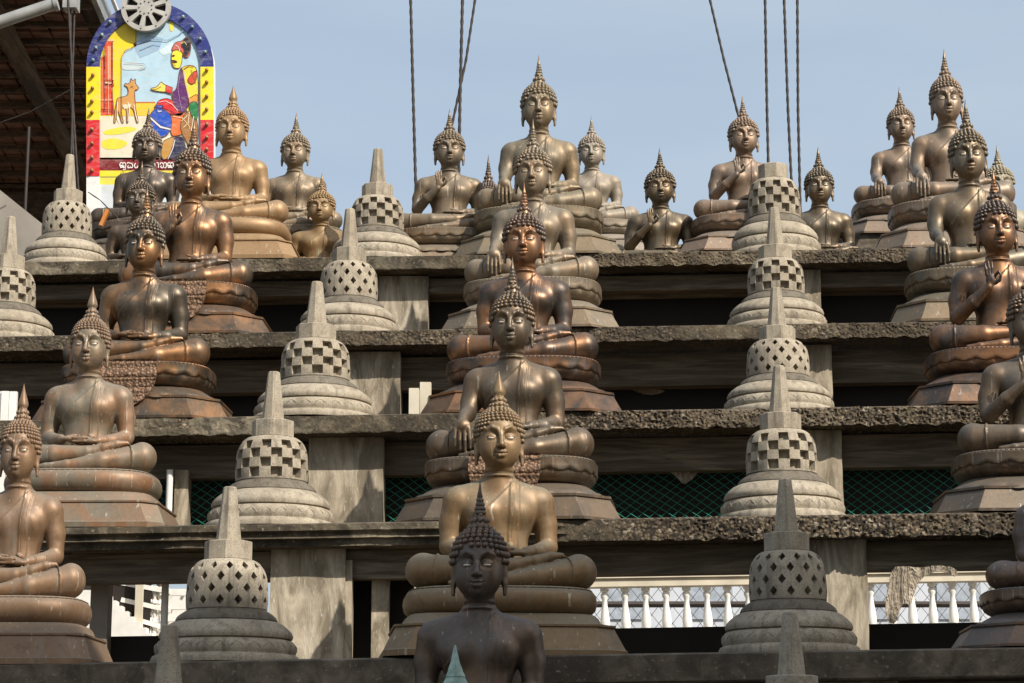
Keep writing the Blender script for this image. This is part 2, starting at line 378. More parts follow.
# bright blocks between columns and statues
for (a, b, v0, Y, k, lab) in [(409, 419, 388, 14.25, 4, 'narrow white block behind the bronze statue on the middle slab'), (420, 431, 382, 14.4, 4, 'taller white block leaning beside the narrow one')]:
    p, q = P(a, v0, Y), P(b, v0, Y); m = MB(); m.box(p.x, q.x, Y, Y + .1, ZT[4], p.z); tag(m.build('white_block', CREAM), lab, 'block')
m = MB(); p, q = P(-60, 391, 14.2), P(17, 391, 14.2)
for i in range(10):
    xx = p.x + (q.x - p.x) * i / 10; m.box(xx, xx + (q.x - p.x) / 10 * .93, 14.2 + (i % 2) * .012, 14.25, ZT[5], p.z)
tag(m.build('ribbed_sheet', WHITE), 'ribbed white sheet at the left edge behind the statue head', 'panel')
# green netting
nt = MB(); Yn = YF(5) + 1.78
zb, zt = ZT[5], ZT[4] - .15
cell = .08; asp = .70
for i in range(-240, 240):
    for sgn in (1, -1):
        x0 = i * cell; L = (zt - zb) / asp; x1 = x0 + sgn * L
        if max(x0, x1) < -3.2 or min(x0, x1) > 5.2: continue
        pts = []
        for q in range(5):
            t = q / 4; xx = x0 + (x1 - x0) * t; zz = zb + (zt - zb) * t
            pts.append((xx + .012 * math.sin(zz * 9 + xx * 2), Yn + .015 * math.sin(xx * 5 + zz * 4), zz + .012 * math.sin(xx * 6)))
        nt.tube(pts, .0019, 3, False)
nb = nt.build('green_net', GREEN); nb.rotation_euler.y = -TILT; tag(nb, 'green diamond mesh netting stretched across the dark opening', 'net')

# far balustrade on a rear terrace, white stairs
bal = empty('white_balustrade', (0, 25, P(512, 646, 25).z - .1)); bal.rotation_euler.y = -TILT
tag(bal, 'sunlit white balustrade with turned balusters seen through the lowest opening', 'balustrade')
prof = [(.05, .0), (.05, .05), (.032, .07), (.03, .10), (.052, .19), (.056, .25), (.046, .33), (.030, .44), (.028, .50), (.045, .53), (.045, .56), (.03, .58), (.05, .60), (.05, .64)]
mm = MB(); mm.lathe(prof, 16); proto = mm.build('baluster', WHITE, bal, 45)
xs = [-.1 + .232 * i for i in range(-4, 30)]
for i, x in enumerate(xs):
    o = proto if i == 0 else proto.copy()
    if i: C.objects.link(o); o.parent = bal
    o.location = (x, 0, .1)
m = MB(); m.box(-1.2, 7.2, -.12, .12, .74, .83); m.box(-1.2, 7.2, -.15, .15, .832, .90); m.build('rail', CREAM, bal)
m = MB(); m.box(-1.2, 7.2, -.12, .12, 0, .10); m.build('plinth', WHITE, bal)
zter = P(512, 646, 25).z - .1
m = MB(); m.box(-9, 9, 24.6, 34, 0, zter - .003); tag(m.build('rear_terrace', GREYW), 'rear terrace block that carries the white balustrade', 'terrace')
m = MB()
for i in range(60):
    x = -1.5 + i * .16; m.tube([(x, 25.6, zter), (x + .8, 25.6, zter + 1.0)], .0035, 3, False); m.tube([(x + .8, 25.6, zter), (x, 25.6, zter + 1.0)], .0035, 3, False)
m.tube([(-1.5, 25.6, zter + .62), (8, 25.6, zter + .62)], .04, 6)
tag(m.build('wire_fence', ROPE), 'wire mesh fence behind the white balustrade', 'fence')
db = empty('pale_backdrop', (3, 40, 0)); tag(db, 'pale building added to whiten the sky behind the wire fence and balustrade', 'building')  # added pale block, gives the gaps a hazy whitish look
m = MB(); m.box(-6.5, 8, 0, 4, 0, 7.6); m.build('wall', simple('pale_wall', (.50, .53, .57), .8, var=.15, sc=1), db)
for i in range(9):
    m = MB(); m.box(-5.8 + i * 1.5, -5.0 + i * 1.5, -.04, .02, 4.9, 6.2); m.build('window', simple('pale_pane', (.34, .38, .43), .4), db) if i == 0 else m.build('window', bpy.data.materials['pale_pane'], db)
# white carved stairs at the left
st = empty('white_stairs', (0, 24.1, 0)); tag(st, 'brilliant white carved staircase flank seen through the lower left opening', 'stairs')
m = MB(); a = P(100, 660, 22); zq = P(100, 560, 22).z
pts = [(60, 590), (104, 590)]
for i in range(10): pts += [(104 + i * 6, 595 + i * 5.4), (110 + i * 6, 595 + i * 5.4)]
pts += [(165, 650), (165, 700), (60, 700)]
f0 = [P(u, v, 24.1) for u, v in pts]
m.loft([[(p.x, -.0, p.z) for p in f0][::-1], [(p.x, .5, p.z) for p in f0][::-1]])
m.build('side_wall', WHITE, st)
for i in range(10):
    for r in range(3):
        u = 112 + i * 5.6; v = 586 + r * 19 + i * .9
        if u < 116 + r * 13: continue
        p = P(u, v, 24.1); m = MB(); m.lathe([(.035, -.10), (.035, -.07), (.016, -.05), (.032, 0), (.018, .05), (.034, .07), (.034, .09)], 10, (p.x, .25)); mo = m.build('baluster', WHITE, st, 45); mo.location.z = p.z
for r in range(3):
    a_, b_ = P(106 + r * 12, 579 + r * 19, 24.1), P(168, 590 + r * 19, 24.1); m = MB(); m.bar((a_.x, .25, a_.z), (b_.x, .25, b_.z), .12, .05); m.build('handrail', WHITE, st)
m = MB(); p = P(137, 600, 24.1); m.box(p.x - .03, p.x + .05, .05, .12, p.z - .6, p.z + .35); m.build('newel', CREAM, st)
m = MB()
for v in (592, 606, 618, 630):
    p, q = P(160, v, 24.3), P(195, v, 24.3); m.box(p.x, q.x, .2, .3, p.z - .035, p.z + .035)
m.build('side_rail', WHITE, st)
m = MB(); m.box(P(20, 600, 24).x, P(215, 600, 24).x, 25.2, 25.5, zter, P(60, 596, 25.2).z); tag(m.build('low_wall', WHITE), 'low white wall behind the white stairs', 'wall')
tr = empty('garden_tree', (P(138, 640, 24.75).x, 24.75, 0)); tag(tr, 'brown tree trunk with forked branches behind the white stairs', 'tree')
m = MB(); b0 = Vector((0, 0, zter)); zr = P(150, 590, 24).z
m.tube([(.1, 0, 0), (.14, 0, zr - .8), (.02, 0, zr - .25), (-.1, 0, zr + .1), (-.35, .1, zr + .7)], [.16, .14, .11, .09, .07], 10)
m.tube([(.02, 0, zr - .25), (.2, 0, zr), (.35, 0, zr + .5)], [.07, .05, .04], 8); m.tube([(-.1, 0, zr + .1), (-.4, 0, zr + .15), (-.9, 0, zr + .5)], [.07, .06, .04], 8)
m.build('trunk', WOOD, tr, 60)
m = MB()
for i in range(700):
    c = Vector((random.gauss(-.2, .7), random.gauss(0, .5), zr + .95 + random.gauss(.3, .35)))
    if c.z < zr + .35: continue
    a = Vector((random.uniform(-1, 1), random.uniform(-1, 1), random.uniform(-.5, .5))).normalized() * .07; b = a.orthogonal().normalized() * .035
    m.add([c - a, c + b, c + a, c - b], [(0, 1, 2, 3)])
m.build('crown', simple('leaf', (.06, .10, .03), .6), tr)

m = MB(); m.box(P(343, 600, 13.3).x, P(414, 600, 13.3).x, 13.3, 13.33, ZT[6] + .002, P(400, 560, 13.3).z); tag(m.build('shade_panel', BLACK), 'black panel standing in for the darkness in the gap left of the central statue', 'board')  # black panel added to block the sky where the gap is dark
# torn cloths
def cloth(name, pts, Y, lab, wav=.05):
    pts = [(a[0] * w + b[0] * (1 - w), a[1] * w + b[1] * (1 - w)) for a, b in zip(pts, pts[1:] + pts[:1]) for w in (.75, .25)]
    vs = [P(u, v, Y) for u, v in pts]; m = MB()
    front = [(p.x, Y, p.z) for i, p in enumerate(vs)]; back = [(x, y + .012, z) for x, y, z in front]
    m.loft([front[::-1], back[::-1]])
    o = m.build(name, CLOTH); return tag(o, lab, 'cloth')
cloth('torn_cloth', [(892, 567), (905, 566), (922, 568), (934, 565), (956, 567), (958, 578), (946, 572), (934, 571), (920, 579), (914, 594), (911, 606), (904, 602), (899, 612), (896, 624), (888, 622), (885, 606), (888, 590)], YF(5) + .12, 'torn beige cloth hanging in front of the white balustrade')
cloth('torn_sheet', [(640, 458), (668, 459), (700, 461), (722, 462), (714, 467), (700, 470), (694, 478), (684, 485), (678, 478), (668, 470), (655, 466)], YF(4) + .40, 'crumpled pale sheet hanging above the green net', .03)
cloth('torn_sheet', [(625, 386), (640, 388), (668, 390), (655, 395), (642, 394)], YF(3) + .5, 'small pale rag in the gap beside the central pedestals', .02)
# ------------------------------------------------------------------ roofed building at the upper left
zc = EYE + 7.3
rf = empty('open_roof_building', (-5.0, 20, 0)); tag(rf, 'open tiled roof on dark timber rafters at the upper left', 'building')
def loc(p): return (p[0] + 5.0, p[1] - 20, p[2])
X1r = -3.88
m = MB()
for j in range(33):
    y0 = 18.0 + j * .19
    for i in range(34):
        x0 = -9.9 + i * .19
        if x0 > X1r - .19: continue
        dz = random.uniform(-.006, .006); a, b = loc((x0, y0, 0)), loc((x0 + .172, y0 + .172, 0))
        m.box(a[0], b[0], a[1], b[1], zc + .02 + dz - j * .016, zc + .045 + dz - j * .016)
m.build('roof_tiles', TILE, rf)
m = MB(); a, b = loc((-10, 17.9, 0)), loc((X1r, 24.4, 0)); 
m.add([(a[0], a[1], zc + .10), (b[0], a[1], zc + .10), (b[0], b[1], zc - .43), (a[0], b[1], zc - .43)], [(0, 1, 2, 3)])
m.add([(a[0], a[1], zc + .14), (b[0], a[1], zc + .14), (b[0], b[1], zc - .39), (a[0], b[1], zc - .39)], [(3, 2, 1, 0)])
m.build('roof_deck', WOOD, rf)
for j in range(16):
    y = 18.1 + j * .39; m = MB(); a, b = loc((-10, y, zc - .02 - (y - 18.0) * .084)), loc((X1r, y, zc - .02 - (y - 18.0) * .084)); m.bar(a, b, .035, .045); m.build('batten', WOOD, rf)
for x in (-4.75, -6.1, -7.5):
    m = MB(); m.bar(loc((x, 18.0, zc - .12)), loc((x, 24.0, zc - .60)), .13, .15); m.build('rafter', WOOD, rf)
m = MB(); m.bar(loc((-10, 24.0, zc - .74)), loc((X1r, 24.0, zc - .74)), .16, .30); m.build('tie_beam', WOOD, rf)
m = MB(); m.bar(loc((X1r + .05, 18.0, zc + .06)), loc((X1r + .05, 24.2, zc - .44)), .05, .20); m.build('verge_board', GREY, rf)
m = MB(); m.bar(loc((X1r + .14, 18.0, zc + .16)), loc((X1r + .14, 24.2, zc - .34)), .03, .03); m.build('verge_flashing', WHITE, rf)
m = MB(); a, b = loc((-10, 24.3, 0)), loc((X1r - .1, 24.4, 0)); m.box(a[0], b[0], a[1], b[1], 0, zc - .45); m.build('rear_wall', simple('dark_interior', (.018, .013, .01), .9), rf)  # near-black colour stands in for the dark interior under the roof
m = MB()
q = [P(-260, 30, 18.9), P(0, 190, 18.9), P(60, 238, 18.9), P(96, 268, 18.9), P(96, 420, 18.9), P(-260, 420, 18.9)]
m.loft([[loc((p.x, 18.9, p.z)) for p in q][::-1], [loc((p.x, 19.05, p.z)) for p in q][::-1]]); m.build('gable_wall', GREYW, rf)
m = MB(); a, b = P(-30, 32, 17.2), P(54, 4, 17.2)
m.tube([a, b], .052, 16); m.tube([b, b + Vector((.03, 0, .008))], .062, 16)
tag(m.build('grey_pipe', GREY, smooth=50), 'pale grey drain pipe slanting under the tiled roof', 'pipe')
m = MB(); p = P(29, 127, 19.4); m.tube([(p.x, 19.4, P(29, 262, 19.4).z), (p.x, 19.4, p.z)], .014, 8); tag(m.build('thin_pole', ROPE), 'thin rusty pole standing in the dark under the roof', 'pole')

# cables
def cable(pts, rad, lab, Y=18.6, grp='steel cables hanging against the sky'):
    m = MB(); w = [P(u, v, Y) for u, v in pts]; out = []; rs = []
    for i in range(len(w) - 1):
        n = max(2, int((w[i] - w[i + 1]).length / .045))
        for k in range(n): out.append(w[i].lerp(w[i + 1], k / n)); rs.append(rad * (1.0 if len(rs) % 2 else .72))
    out.append(w[-1]); rs.append(rad); m.tube(out, rs, 6); tag(m.build('steel_cable', ROPE, smooth=60), lab, 'cable', grp)
cable([(409, -60), (413, 90), (417, 230)], .015, 'dark cable left of all the central cables, ending behind the hand raising statue')
cable([(464, -60), (460, 100), (458, 215)], .016, 'upright cable dropping behind the head of the statue with a raised hand')
cable([(484, -60), (466, 60), (452, 125), (444, 215)], .013, 'slanting cable that crosses the upright one in the middle', 18.75)
cable([(696, -60), (724, 60), (742, 130), (756, 220)], .013, 'slanting cable running down to the statue right of centre')
cable([(764, -60), (767, 110), (770, 235)], .014, 'left of the three upright cables above the checkered stupa')
cable([(782, -60), (788, 110), (794, 235)], .014, 'middle of the three upright cables, over the stupa')
cable([(797, -60), (798, 110), (801, 235)], .014, 'right of the three upright cables, next to the dark statue head')
for i, (a, b, c, lab) in enumerate([(66, 73, 70, 'left wire of the bundle hanging above the leftmost top stupa'), (70, 71, 75, 'middle wire of the bundle hanging above the leftmost top stupa'), (76, 72, 79, 'right wire of the bundle hanging above the leftmost top stupa')]):
    cable([(a, -40), (b, 90), (c, 200)], .011, lab, 17.9 + i * .05, 'wires bundled above the top left stupa')
m = MB(); p = P(71, -4, 17.95); m.box(p.x - .06, p.x + .06, 17.9, 18.05, p.z - .12, p.z + .3); tag(m.build('wire_bracket', GREY), 'grey bracket clamping the wire bundle under the roof edge', 'bracket')
cable([(-20, 130), (30, 112), (70, 90)], .006, 'thin bluish wire sagging across the dark roof opening', 18.2, 'loose thin wires at the upper left')
cable([(88, 192), (100, 200), (118, 218)], .006, 'thin wire drooping below the painted sign', 18.0, 'loose thin wires at the upper left')
m = MB(); a, b = P(101, 226, 17.7), P(108, 210, 17.7); m.bar(a, b, .05, .03); tag(m.build('orange_strap', paint('orange_paint', 205, 125, 50)), 'short orange strip standing between the stupa and the dark statue', 'strip')

# ------------------------------------------------------------------ distance field modelling of the figures
class Field:
    def __init__(s, lo, hi, h):
        s.lo = np.array(lo, np.float32); s.h = h
        s.n = np.ceil((np.array(hi) - np.array(lo)) / h).astype(int) + 1
        s.D = np.full(tuple(s.n), 1.0, np.float32)
        s.ax = [s.lo[i] + h * np.arange(s.n[i], dtype=np.float32) for i in range(3)]
    def sl(s, lo, hi):
        a = np.clip(np.floor((np.array(lo) - s.lo) / s.h).astype(int), 0, s.n); b = np.clip(np.ceil((np.array(hi) - s.lo) / s.h).astype(int) + 1, 0, s.n)
        return tuple(slice(int(a[i]), int(b[i])) for i in range(3))
    def grid(s, S): return s.ax[0][S[0]][:, None, None], s.ax[1][S[1]][None, :, None], s.ax[2][S[2]][None, None, :]
    def merge(s, S, d, k, sub=False):
        if d.size == 0: return
        D = s.D[S]
        if sub:
            d = -d; hh = np.clip(.5 - .5 * (D - d) / k, 0, 1); s.D[S] = D + (d - D) * hh + k * hh * (1 - hh) ; return
        hh = np.clip(.5 + .5 * (D - d) / k, 0, 1); s.D[S] = D + (d - D) * hh - k * hh * (1 - hh)
    def cone(s, a, b, r1, r2=None, k=.02, sub=False, flat=None):
        r2 = r1 if r2 is None else r2; a = np.array(a, float); b = np.array(b, float); mg = max(r1, r2) + k + .03
        S = s.sl(np.minimum(a, b) - mg, np.maximum(a, b) + mg); x, y, z = s.grid(S)
        if x.size == 0 or y.size == 0 or z.size == 0: return
        ab = b - a; L = max(1e-9, float(ab @ ab))
        t = np.clip(((x - a[0]) * ab[0] + (y - a[1]) * ab[1] + (z - a[2]) * ab[2]) / L, 0, 1)
        d = np.sqrt((x - a[0] - ab[0] * t) ** 2 + (y - a[1] - ab[1] * t) ** 2 + (z - a[2] - ab[2] * t) ** 2) - (r1 + (r2 - r1) * t)
        s.merge(S, d.astype(np.float32), k, sub)
    def path(s, pts, rs, k=.02, sub=False):
        for i in range(len(pts) - 1): s.cone(pts[i], pts[i + 1], rs[i], rs[i + 1], k, sub)
    def ell(s, c, r, k=.03, sub=False, rot=0):
        c = np.array(c, float); r = np.array(r, float); mg = r.max() + k + .03 if rot else r + k + .03
        S = s.sl(c - mg, c + mg); x, y, z = s.grid(S)
        if x.size == 0 or y.size == 0 or z.size == 0: return
        X, Y, Z = x - c[0], y - c[1], z - c[2]
        if rot: X, Y = X * math.cos(rot) + Y * math.sin(rot), -X * math.sin(rot) + Y * math.cos(rot)
        k0 = np.sqrt((X / r[0]) ** 2 + (Y / r[1]) ** 2 + (Z / r[2]) ** 2); k1 = np.sqrt((X / r[0] ** 2) ** 2 + (Y / r[1] ** 2) ** 2 + (Z / r[2] ** 2) ** 2) + 1e-9
        s.merge(S, (k0 * (k0 - 1) / k1).astype(np.float32), k, sub)
    def ring(s, c, axis, Rr, r, k=.006):
        c = np.array(c, float); ax = np.array(axis, float); ax /= np.linalg.norm(ax); mg = Rr + r + k + .02
        S = s.sl(c - mg, c + mg); x, y, z = s.grid(S)
        if x.size == 0 or y.size == 0 or z.size == 0: return
        X, Y, Z = x - c[0], y - c[1], z - c[2]; h = X * ax[0] + Y * ax[1] + Z * ax[2]
        q = np.sqrt(np.maximum(X * X + Y * Y + Z * Z - h * h, 0)) - Rr
        s.merge(S, (np.sqrt(q * q + h * h) - r).astype(np.float32), k)
    def sample(s, p):
        q = (np.array(p) - s.lo) / s.h; i = np.floor(q).astype(int); f = q - i
        if (i < 0).any() or (i >= s.n - 1).any(): return 1.0
        c = s.D[i[0]:i[0] + 2, i[1]:i[1] + 2, i[2]:i[2] + 2]
        c = c[0] * (1 - f[0]) + c[1] * f[0]; c = c[0] * (1 - f[1]) + c[1] * f[1]; return float(c[0] * (1 - f[2]) + c[1] * f[2])
    def mesh(s):
        D = s.D; S = D < 0; nx, ny, nz = D.shape; cs = (nx - 1, ny - 1, nz - 1)
        acc = np.zeros(cs + (3,), np.float32); cnt = np.zeros(cs, np.float32)
        def cv(A, o): return A[o[0]:o[0] + cs[0], o[1]:o[1] + cs[1], o[2]:o[2] + cs[2]]
        for ax in range(3):
            o1, o2 = [a for a in range(3) if a != ax]
            for i in (0, 1):
                for j in (0, 1):
                    a = [0, 0, 0]; a[o1] = i; a[o2] = j; b = list(a); b[ax] = 1
                    da, db = cv(D, a), cv(D, b); m = cv(S, a) != cv(S, b)
                    t = np.where(m, da / np.where(m, da - db, 1), 0)
                    cnt += m; acc[..., ax] += np.where(m, t, 0); acc[..., o1] += m * i; acc[..., o2] += m * j
        act = cnt > 0; idx = np.full(cs, -1, np.int64); idx[act] = np.arange(act.sum())
        ii = np.argwhere(act); V = (ii + acc[act] / cnt[act][:, None]) * s.h + s.lo
        Q = []
        for ax in range(3):
            o1, o2 = [(1, 2), (2, 0), (0, 1)][ax]
            lo = [slice(1, n - 1) for n in D.shape]; lo[ax] = slice(0, D.shape[ax] - 1); hi = list(lo); hi[ax] = slice(1, D.shape[ax])
            A, B = S[tuple(lo)], S[tuple(hi)]; e = np.argwhere(A != B); base = e.copy(); base[:, o1] += 1; base[:, o2] += 1
            def at(d1, d2):
                c = base.copy(); c[:, o1] -= d1; c[:, o2] -= d2; return idx[c[:, 0], c[:, 1], c[:, 2]]
            q = np.stack([at(1, 1), at(0, 1), at(0, 0), at(1, 0)], 1); fl = ~A[e[:, 0], e[:, 1], e[:, 2]]
            q[fl] = q[fl][:, ::-1]; Q.append(q)
        return V.astype(np.float32), np.concatenate(Q)

ZS = .365           # seat level above the bottom of the pedestal
def head_prims(f):
    f.cone((0, .03, .86), (0, .008, 1.08), .095, .066, .04)
    f.ell((0, .018, 1.182), (.119, .133, .124), .02)
    f.ell((0, -.018, 1.135), (.106, .100, .120), .02)
    f.ell((0, -.055, 1.060), (.064, .054, .050), .05)
    for s in (-1, 1):
        f.ell((s * .048, -.060, 1.105), (.048, .050, .055), .04)
    f.ell((0, .022, 1.290), (.047, .051, .088), .022)
    f.ring((0, .008, 1.000), (0, .1, 1), .074, .006, .01); f.ring((0, .012, .968), (0, .1, 1), .080, .006, .012)
    f.ell((0, -.085, 1.175), (.07, .035, .05), .03)
    for s in (-1, 1):
        f.ell((s * .043, -.118, 1.155), (.033, .02, .017), .02, True)        # socket
        f.ell((s * .043, -.098, 1.150), (.030, .020, .019), .006)            # lid
        f.path([(s * .008, -.124, 1.160), (s * .020, -.125, 1.184), (s * .047, -.117, 1.194), (s * .075, -.098, 1.185), (s * .090, -.078, 1.168)], [.005, .0058, .0062, .0055, .004], .007)
        f.path([(s * .016, -.121, 1.148), (s * .030, -.1235, 1.142), (s * .046, -.121, 1.140), (s * .062, -.112, 1.144), (s * .072, -.101, 1.150)], [.0022] * 5, .002, True)
        f.ell((s * .0145, -.135, 1.108), (.0115, .013, .009), .008)
        # ear with long lobe
        f.ell((s * .115, .012, 1.150), (.013, .026, .046), .012)
        f.path([(s * .115, .004, 1.125), (s * .116, -.004, 1.080), (s * .121, -.010, 1.036)], [.015, .013, .009], .010)
        f.ell((s * .127, .0, 1.152), (.006, .012, .026), .004, True)
    f.path([(0, -.119, 1.178), (0, -.132, 1.145), (0, -.149, 1.113)], [.0085, .0105, .0145], .010)
    f.path([(-.032, -.107, 1.082), (-.016, -.122, 1.079), (-.006, -.129, 1.083), (.006, -.129, 1.083), (.016, -.122, 1.079), (.032, -.107, 1.082)], [.004, .0068, .0072, .0072, .0068, .004], .006)
    f.path([(-.024, -.110, 1.070), (-.010, -.121, 1.066), (.010, -.121, 1.066), (.024, -.110, 1.070)], [.005, .0095, .0095, .005], .008)
    f.path([(-.034, -.110, 1.079), (-.012, -.130, 1.0735), (.012, -.130, 1.0735), (.034, -.110, 1.079)], [.0022, .003, .003, .0022], .002, True)
    f.ell((0, -.098, 1.045), (.018, .014, .013), .02)
def fingers(f, root, dirs, lens, r0=.0125, r1=.0075, bend=None):
    for (p, d, L) in zip(root, dirs, lens):
        p = np.array(p, float); d = np.array(d, float); d /= np.linalg.norm(d); b = np.array(bend if bend is not None else (0, 0, 0), float)
        q = p + d * L * .5; e = q + (d + b) / np.linalg.norm(d + b) * L * .5
        f.path([p, q, e], [r0, (r0 + r1) / 2, r1], .004)
def body_prims(f, pose):
    # torso
    f.ell((0, .03, .44), (.215, .17, .095), .05)
    f.ell((0, .02, .55), (.165, .125, .14), .07)
    f.ell((0, .025, .71), (.178, .122, .13), .06)
    f.ell((0, .03, .79), (.222, .125, .115), .05)
    for s in (-1, 1):
        f.ell((s * .085, -.030, .780), (.10, .082, .075), .04)
        f.cone((s * .05, .035, .905), (s * .205, .035, .855), .066, .074, .06)
    f.cone((0, .03, .86), (0, .008, 1.08), .095, .066, .04)
    # robe: thin cloth over the left shoulder with a folded band
    S = f.sl((-.4, -.3, .36), (.4, .05, .98)); x, y, z = f.grid(S)
    edge = -.215 + (z - .66) * 1.02                                # x of the diagonal hem
    a = np.clip((x - edge) / .006, 0, 1) * np.clip((-y - .0) / .03, 0, 1) * (z > .4)
    xc = .085 - .10 * (.93 - z) + .12 * (.93 - z) ** 2
    u = np.abs(x - xc) / .032; bnd = np.clip((1 - u) * 3, 0, 1) * np.clip((z - .575) / .006, 0, 1) * np.clip(-y / .03, 0, 1)
    groove = np.exp(-((u - .45) / .09) ** 2) * bnd
    hem = np.exp(-((x - edge - .004) / .005) ** 2) * np.clip(-y / .03, 0, 1)
    f.D[S] -= (.0045 * a + .0075 * bnd - .003 * groove + .0035 * hem).astype(np.float32)
    for i in range(7): f.ell((.045 + .016 * math.sin(i * 2.2), -.108 - i * .001, .598 - i * .010), (.014, .012, .008), .005)
    f.ell((-.088, -.102, .755), (.006, .006, .006), .004)
    # legs: each folded, right shin resting over the left
    for s in (-1, 1):
        f.path([(s * .11, .06, .455), (s * .28, -.03, .450), (s * .40, -.125, .456)], [.085, .078, .086], .03)
        f.ell((s * .415, -.135, .456), (.088, .088, .088), .03)
    f.path([(.405, -.155, .457), (.16, -.258, .418), (-.06, -.298, .392)], [.086, .053, .031], .02)
    f.path([(-.06, -.298, .393), (-.20, -.296, .384), (-.28, -.285, .382)], [.032, .022, .013], .012)
    f.path([(-.405, -.155, .455), (-.16, -.232, .462), (.06, -.232, .478), (.18, -.215, .505)], [.086, .062, .040, .029], .010)
    f.path([(.17, -.225, .505), (.25, -.205, .532), (.315, -.185, .540)], [.030, .023, .013], .010)
    f.ring((-.335, -.182, .459), (-1, .3, 0), .0805, .0045, .005); f.ring((.335, -.186, .452), (-1, -.4, -.1), .0805, .0045, .005)
    f.ell((0, -.08, .42), (.26, .15, .045), .03)
    for i in range(5): f.ell((-.06 + .03 * i, -.128, .545 + .004 * (i % 2)), (.022, .01, .006), .006)
    # left arm (viewer's right) always rests in the lap
    f.path([(.232, .035, .840), (.258, .045, .73), (.264, .030, .612)], [.080, .066, .053], .022)
    f.path([(.264, .022, .600), (.200, -.10, .566), (.125, -.190, .552)], [.050, .042, .030], .012)
    f.ring((.16, -.157, .557), (.09, .09, .02), .034, .0045, .004)
    f.ell((.075, -.205, .548), (.055, .030, .017), .012)
    fingers(f, [(.035, -.183, .548), (.033, -.198, .550), (.033, -.214, .550), (.036, -.229, .549)], [(-1, -.02, -.03)] * 4, [.088, .094, .09, .075], .0105, .007)
    f.path([(.085, -.185, .560), (.045, -.178, .575), (.012, -.185, .582)], [.013, .011, .008], .005)
    if pose == 'lap':
        f.path([(-.232, .035, .840), (-.258, .045, .73), (-.264, .030, .612)], [.080, .066, .053], .022)
        f.path([(-.264, .022, .600), (-.200, -.10, .573), (-.125, -.190, .565)], [.050, .042, .030], .012)
        f.ell((-.075, -.208, .565), (.055, .030, .017), .012)
        fingers(f, [(-.035, -.186, .567), (-.033, -.201, .569), (-.033, -.217, .569), (-.036, -.232, .567)], [(1, -.02, .0)] * 4, [.088, .094, .09, .075], .0105, .007)
        f.path([(-.085, -.188, .578), (-.045, -.180, .588), (-.006, -.186, .586)], [.013, .011, .008], .005)
    elif pose == 'earth':
        f.path([(-.232, .035, .840), (-.258, .020, .73), (-.268, -.045, .655)], [.080, .065, .052], .022)
        f.path([(-.268, -.050, .650), (-.270, -.160, .612), (-.268, -.235, .590)], [.049, .042, .031], .012)
        f.path([(-.268, -.250, .585), (-.266, -.285, .545)], [.033, .036], .012)
        f.ell((-.266, -.292, .545), (.052, .020, .040), .012)
        for i, (dx, L) in enumerate([(-.040, .098), (-.0135, .118), (.0135, .124), (.040, .110)]):
            f.path([(-.266 + dx, -.298, .530), (-.264 + dx * 1.15, -.305, .530 - L * .55), (-.262 + dx * 1.15, -.298, .530 - L)], [.0135, .0115, .008], .003)
        f.path([(-.300 + .07, -.270, .560), (-.218, -.280, .520), (-.216, -.285, .485)], [.014, .011, .008], .005)
    else:
        f.path([(-.232, .035, .840), (-.270, .040, .73), (-.290, -.010, .622)], [.080, .064, .052], .022)
        f.path([(-.290, -.020, .612), (-.20, -.130, .69), (-.105, -.185, .770)], [.048, .042, .029], .012)
        f.ell((-.088, -.195, .815), (.036, .017, .042), .012)
        for dx, L, b in ((-.026, .07, 0), (-.009, .086, 0), (.009, .084, 0)):
            f.path([(-.090 + dx, -.195, .845), (-.090 + dx * 1.2, -.198, .845 + L * .5), (-.090 + dx * 1.3, -.190, .845 + L)], [.0115, .0098, .007], .004)
        f.path([(-.063, -.197, .838), (-.042, -.222, .860), (-.030, -.228, .838)], [.0110, .0095, .007], .004)
        f.path([(-.060, -.198, .795), (-.036, -.215, .808), (-.028, -.226, .832)], [.0135, .011, .008], .005)
h_b, h_h = .0062, .0042
hf = Field((-.16, -.18, .985), (.16, .18, 1.39), h_h); head_prims(hf)
HV, HQ = hf.mesh()
def warp(V, vr=0):
    V = np.array(V, dtype=float); z = V[:, 2]
    w = np.clip((z - 1.00) / .06, 0, 1) * np.clip((1.40 - z) / .12, 0, 1); w = w * w * (3 - 2 * w)
    out = V.copy(); tp = np.interp(z, [1.19, 1.25, 1.30, 1.345, 1.38], [1.0, 1.0, 1.0, 1.0, 1.0]); out[:, 0] *= (1 + (.085, .03)[vr] * w) * tp; out[:, 1] = (out[:, 1] - .022) * tp + .022; out[:, 2] = np.interp(z, [.90, 1.00, 1.03, 1.15, 1.21, 1.30, 1.375, 2.0], [.90, 1.00, 1.032, 1.168, 1.245, 1.338, 1.408, 2.033]); return out
HVW = [warp(HV, 0), warp(HV, 1)]
BODY = {}
for pose in ('lap', 'earth', 'raised'):
    bf = Field((-.53, -.36, .35), (.53, .24, .995), h_b); body_prims(bf, pose)
    bf.ring((0, .012, .968), (0, .1, 1), .080, .006, .012)
    V, Q = bf.mesh()
    n = len(V)
    for vr in (0, 1):
        me = bpy.data.meshes.new('seated_body_%s_%s' % (pose, ('round', 'slim')[vr])); V2 = V.copy()
        if vr: a_ = np.clip((V2[:, 2] - .60) / .15, 0, 1) * np.clip((.985 - V2[:, 2]) / .05, 0, 1); V2[:, 0] *= 1 - .035 * a_
        me.from_pydata(np.concatenate([V2, HVW[vr]]).tolist(), [], np.concatenate([Q, HQ + n]).tolist()); me.update(); me.shade_smooth(); BODY[pose, vr] = me

